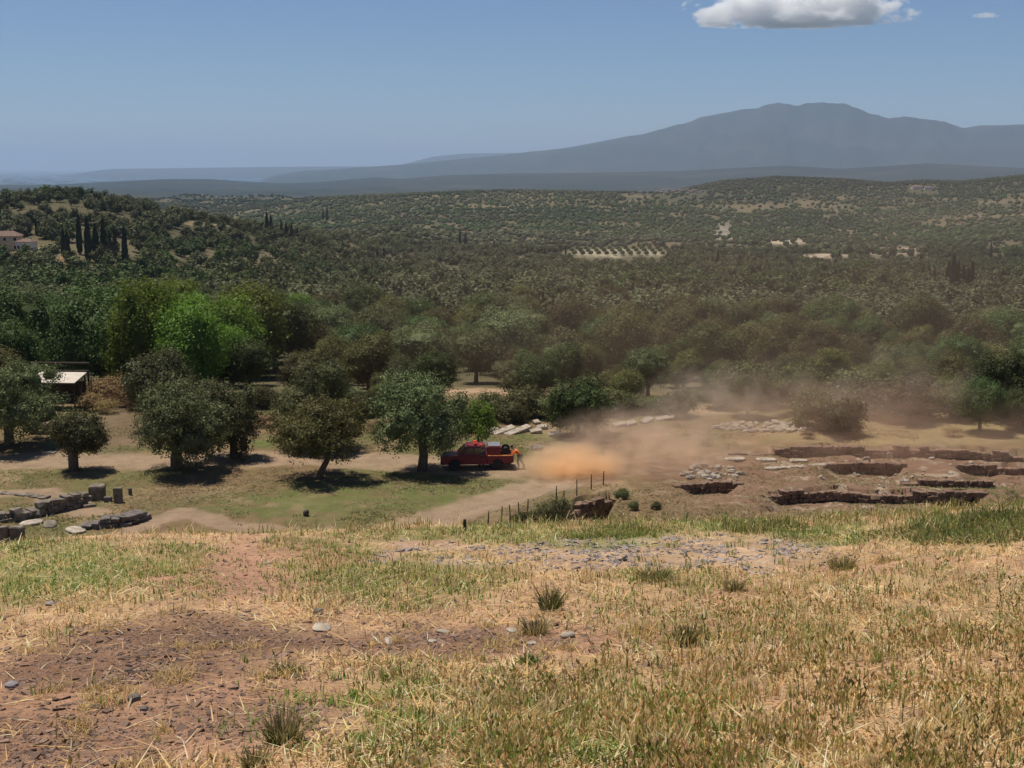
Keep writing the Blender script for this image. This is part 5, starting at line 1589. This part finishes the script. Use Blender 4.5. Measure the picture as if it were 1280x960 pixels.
def aloft(px, py, r, dz=0):
    d = ray(px, py); n = math.hypot(d.x, d.y)
    return Vector((d.x / n * r, d.y / n * r, CAMZ + d.z / n * r + dz))
DC = (.90, .70, .53)
puff('dust_cloud', 'dense orange dust blown along the track behind the pickup', aloft(714, 582, 82.5), (3.9, 2.6, 1.6), mat_volume('orange_dust', (1.0, .80, .55), 2.6, .4, 2.6, .9, 1.0, (1, 1, .8), .36, .62))
puff('dust_trail', 'brown dust trail drifting right over the ruins', aloft(800, 565, 85), (8.0, 4.5, 3.6), mat_volume('brown_dust', DC, .75, .3, 3.6, 1.0, 1.0, (1, 1, .8), .42, .66))
puff('dust_plume', 'thin brown dust plume rising before the wood', aloft(885, 512, 99), (6.5, 6, 4.4), mat_volume('plume_dust', (.88, .72, .56), .30, .3, 3.4, 1.1, 1.0, (1, 1, 1), .42, .68))
puff('dust_plume', 'pale dust drifting before the brush left of the pale bush', aloft(985, 503, 98), (7, 4, 4.6), mat_volume('plume_dust', (.88, .72, .56), .15, .3, 3.0, 1.0, 1.0, (1, 1, 1), .42, .68))
puff('dust_plume', 'pale dust drifting before the brush right of the pale bush', aloft(1125, 498, 98), (8, 4, 5), mat_volume('plume_dust', (.88, .72, .56), .13, .3, 3.0, 1.0, 1.0, (1, 1, 1), .42, .68))
puff('dust_haze', 'faint dust hanging over the excavation', aloft(1080, 555, 92), (17, 11, 5.5), mat_volume('thin_dust', (.92, .64, .46), .14, .3, 3.0, 1.1, 1.0, (1, 1, 1), .38, .70))
puff('dust_veil', 'very thin brown veil of dust drifting above the wood at right', aloft(1040, 375, 118), (58, 24, 21), mat_volume('veil_dust', (.84, .60, .44), .0120, .3, 2.2, 1.0, 1.0, (1, 1, 1), .30, .72))

def cloud(label, c, size, dens, rz, seed, nscale, cut):
    """Vapour inside one flat-bottomed dome; billows come from the noise that eats into it."""
    m, nt, out = new_mat('cloud_vapour')
    L = nt.links
    def math_(op, a, b_=None):
        n = nt.nodes.new('ShaderNodeMath'); n.operation = op
        for k, v in enumerate((a, b_)):
            if v is None: continue
            if isinstance(v, (int, float)): n.inputs[k].default_value = v
            else: L.new(v, n.inputs[k])
        return n.outputs[0]
    tc = nt.nodes.new('ShaderNodeTexCoord')
    ln = nt.nodes.new('ShaderNodeVectorMath'); ln.operation = 'LENGTH'
    L.new(tc.outputs['Object'], ln.inputs[0])
    mp = nt.nodes.new('ShaderNodeMapping')
    mp.inputs['Scale'].default_value = (size[0] / size[2] * .55, size[1] / size[2] * .55, 1)
    mp.inputs['Location'].default_value = (seed, seed * .7, seed * .3)
    L.new(tc.outputs['Object'], mp.inputs['Vector'])
    nz = nt.nodes.new('ShaderNodeTexNoise')
    nz.inputs['Scale'].default_value = nscale; nz.inputs['Detail'].default_value = 7; nz.inputs['Roughness'].default_value = .6
    L.new(mp.outputs[0], nz.inputs['Vector'])
    fall = math_('SUBTRACT', 1.0, ln.outputs['Value'])
    v = math_('ADD', math_('MULTIPLY', fall, 1.5), math_('MULTIPLY', math_('SUBTRACT', nz.outputs['Fac'], .5), 3.2))
    v = math_('MULTIPLY', math_('SUBTRACT', v, cut), 3.5)
    v = math_('MINIMUM', math_('MAXIMUM', v, 0.0), 1.0)
    v = math_('MULTIPLY', v, dens)
    p = nt.nodes.new('ShaderNodeVolumePrincipled')
    p.inputs['Color'].default_value = (1, 1, 1, 1); p.inputs['Anisotropy'].default_value = .0
    L.new(v, p.inputs['Density']); L.new(p.outputs[0], out.inputs['Volume'])
    m.cycles.volume_step_rate = .35
    m_ = MB(); bmesh.ops.create_icosphere(m_.bm, subdivisions=4, radius=1.0)
    for v_ in m_.bm.verts:
        if v_.co.z < -.26: v_.co.z = -.26 + (v_.co.z + .26) * .15
    o = m_.build('cloud', m, None, loc=c, rot=(0, 0, rz), scale=size)
    return tag(o, label, 'cloud')
cloud('white cumulus cloud at the top right of the sky', aloft(1000, 15, 18000), (1620, 800, 500), .011, R(-10), 3.3, 2.3, .34)
cloud('tiny wisp of cloud right of the white cumulus', aloft(1232, 20, 18000), (200, 150, 55), .006, R(0), 7.7, 1.5, .38)
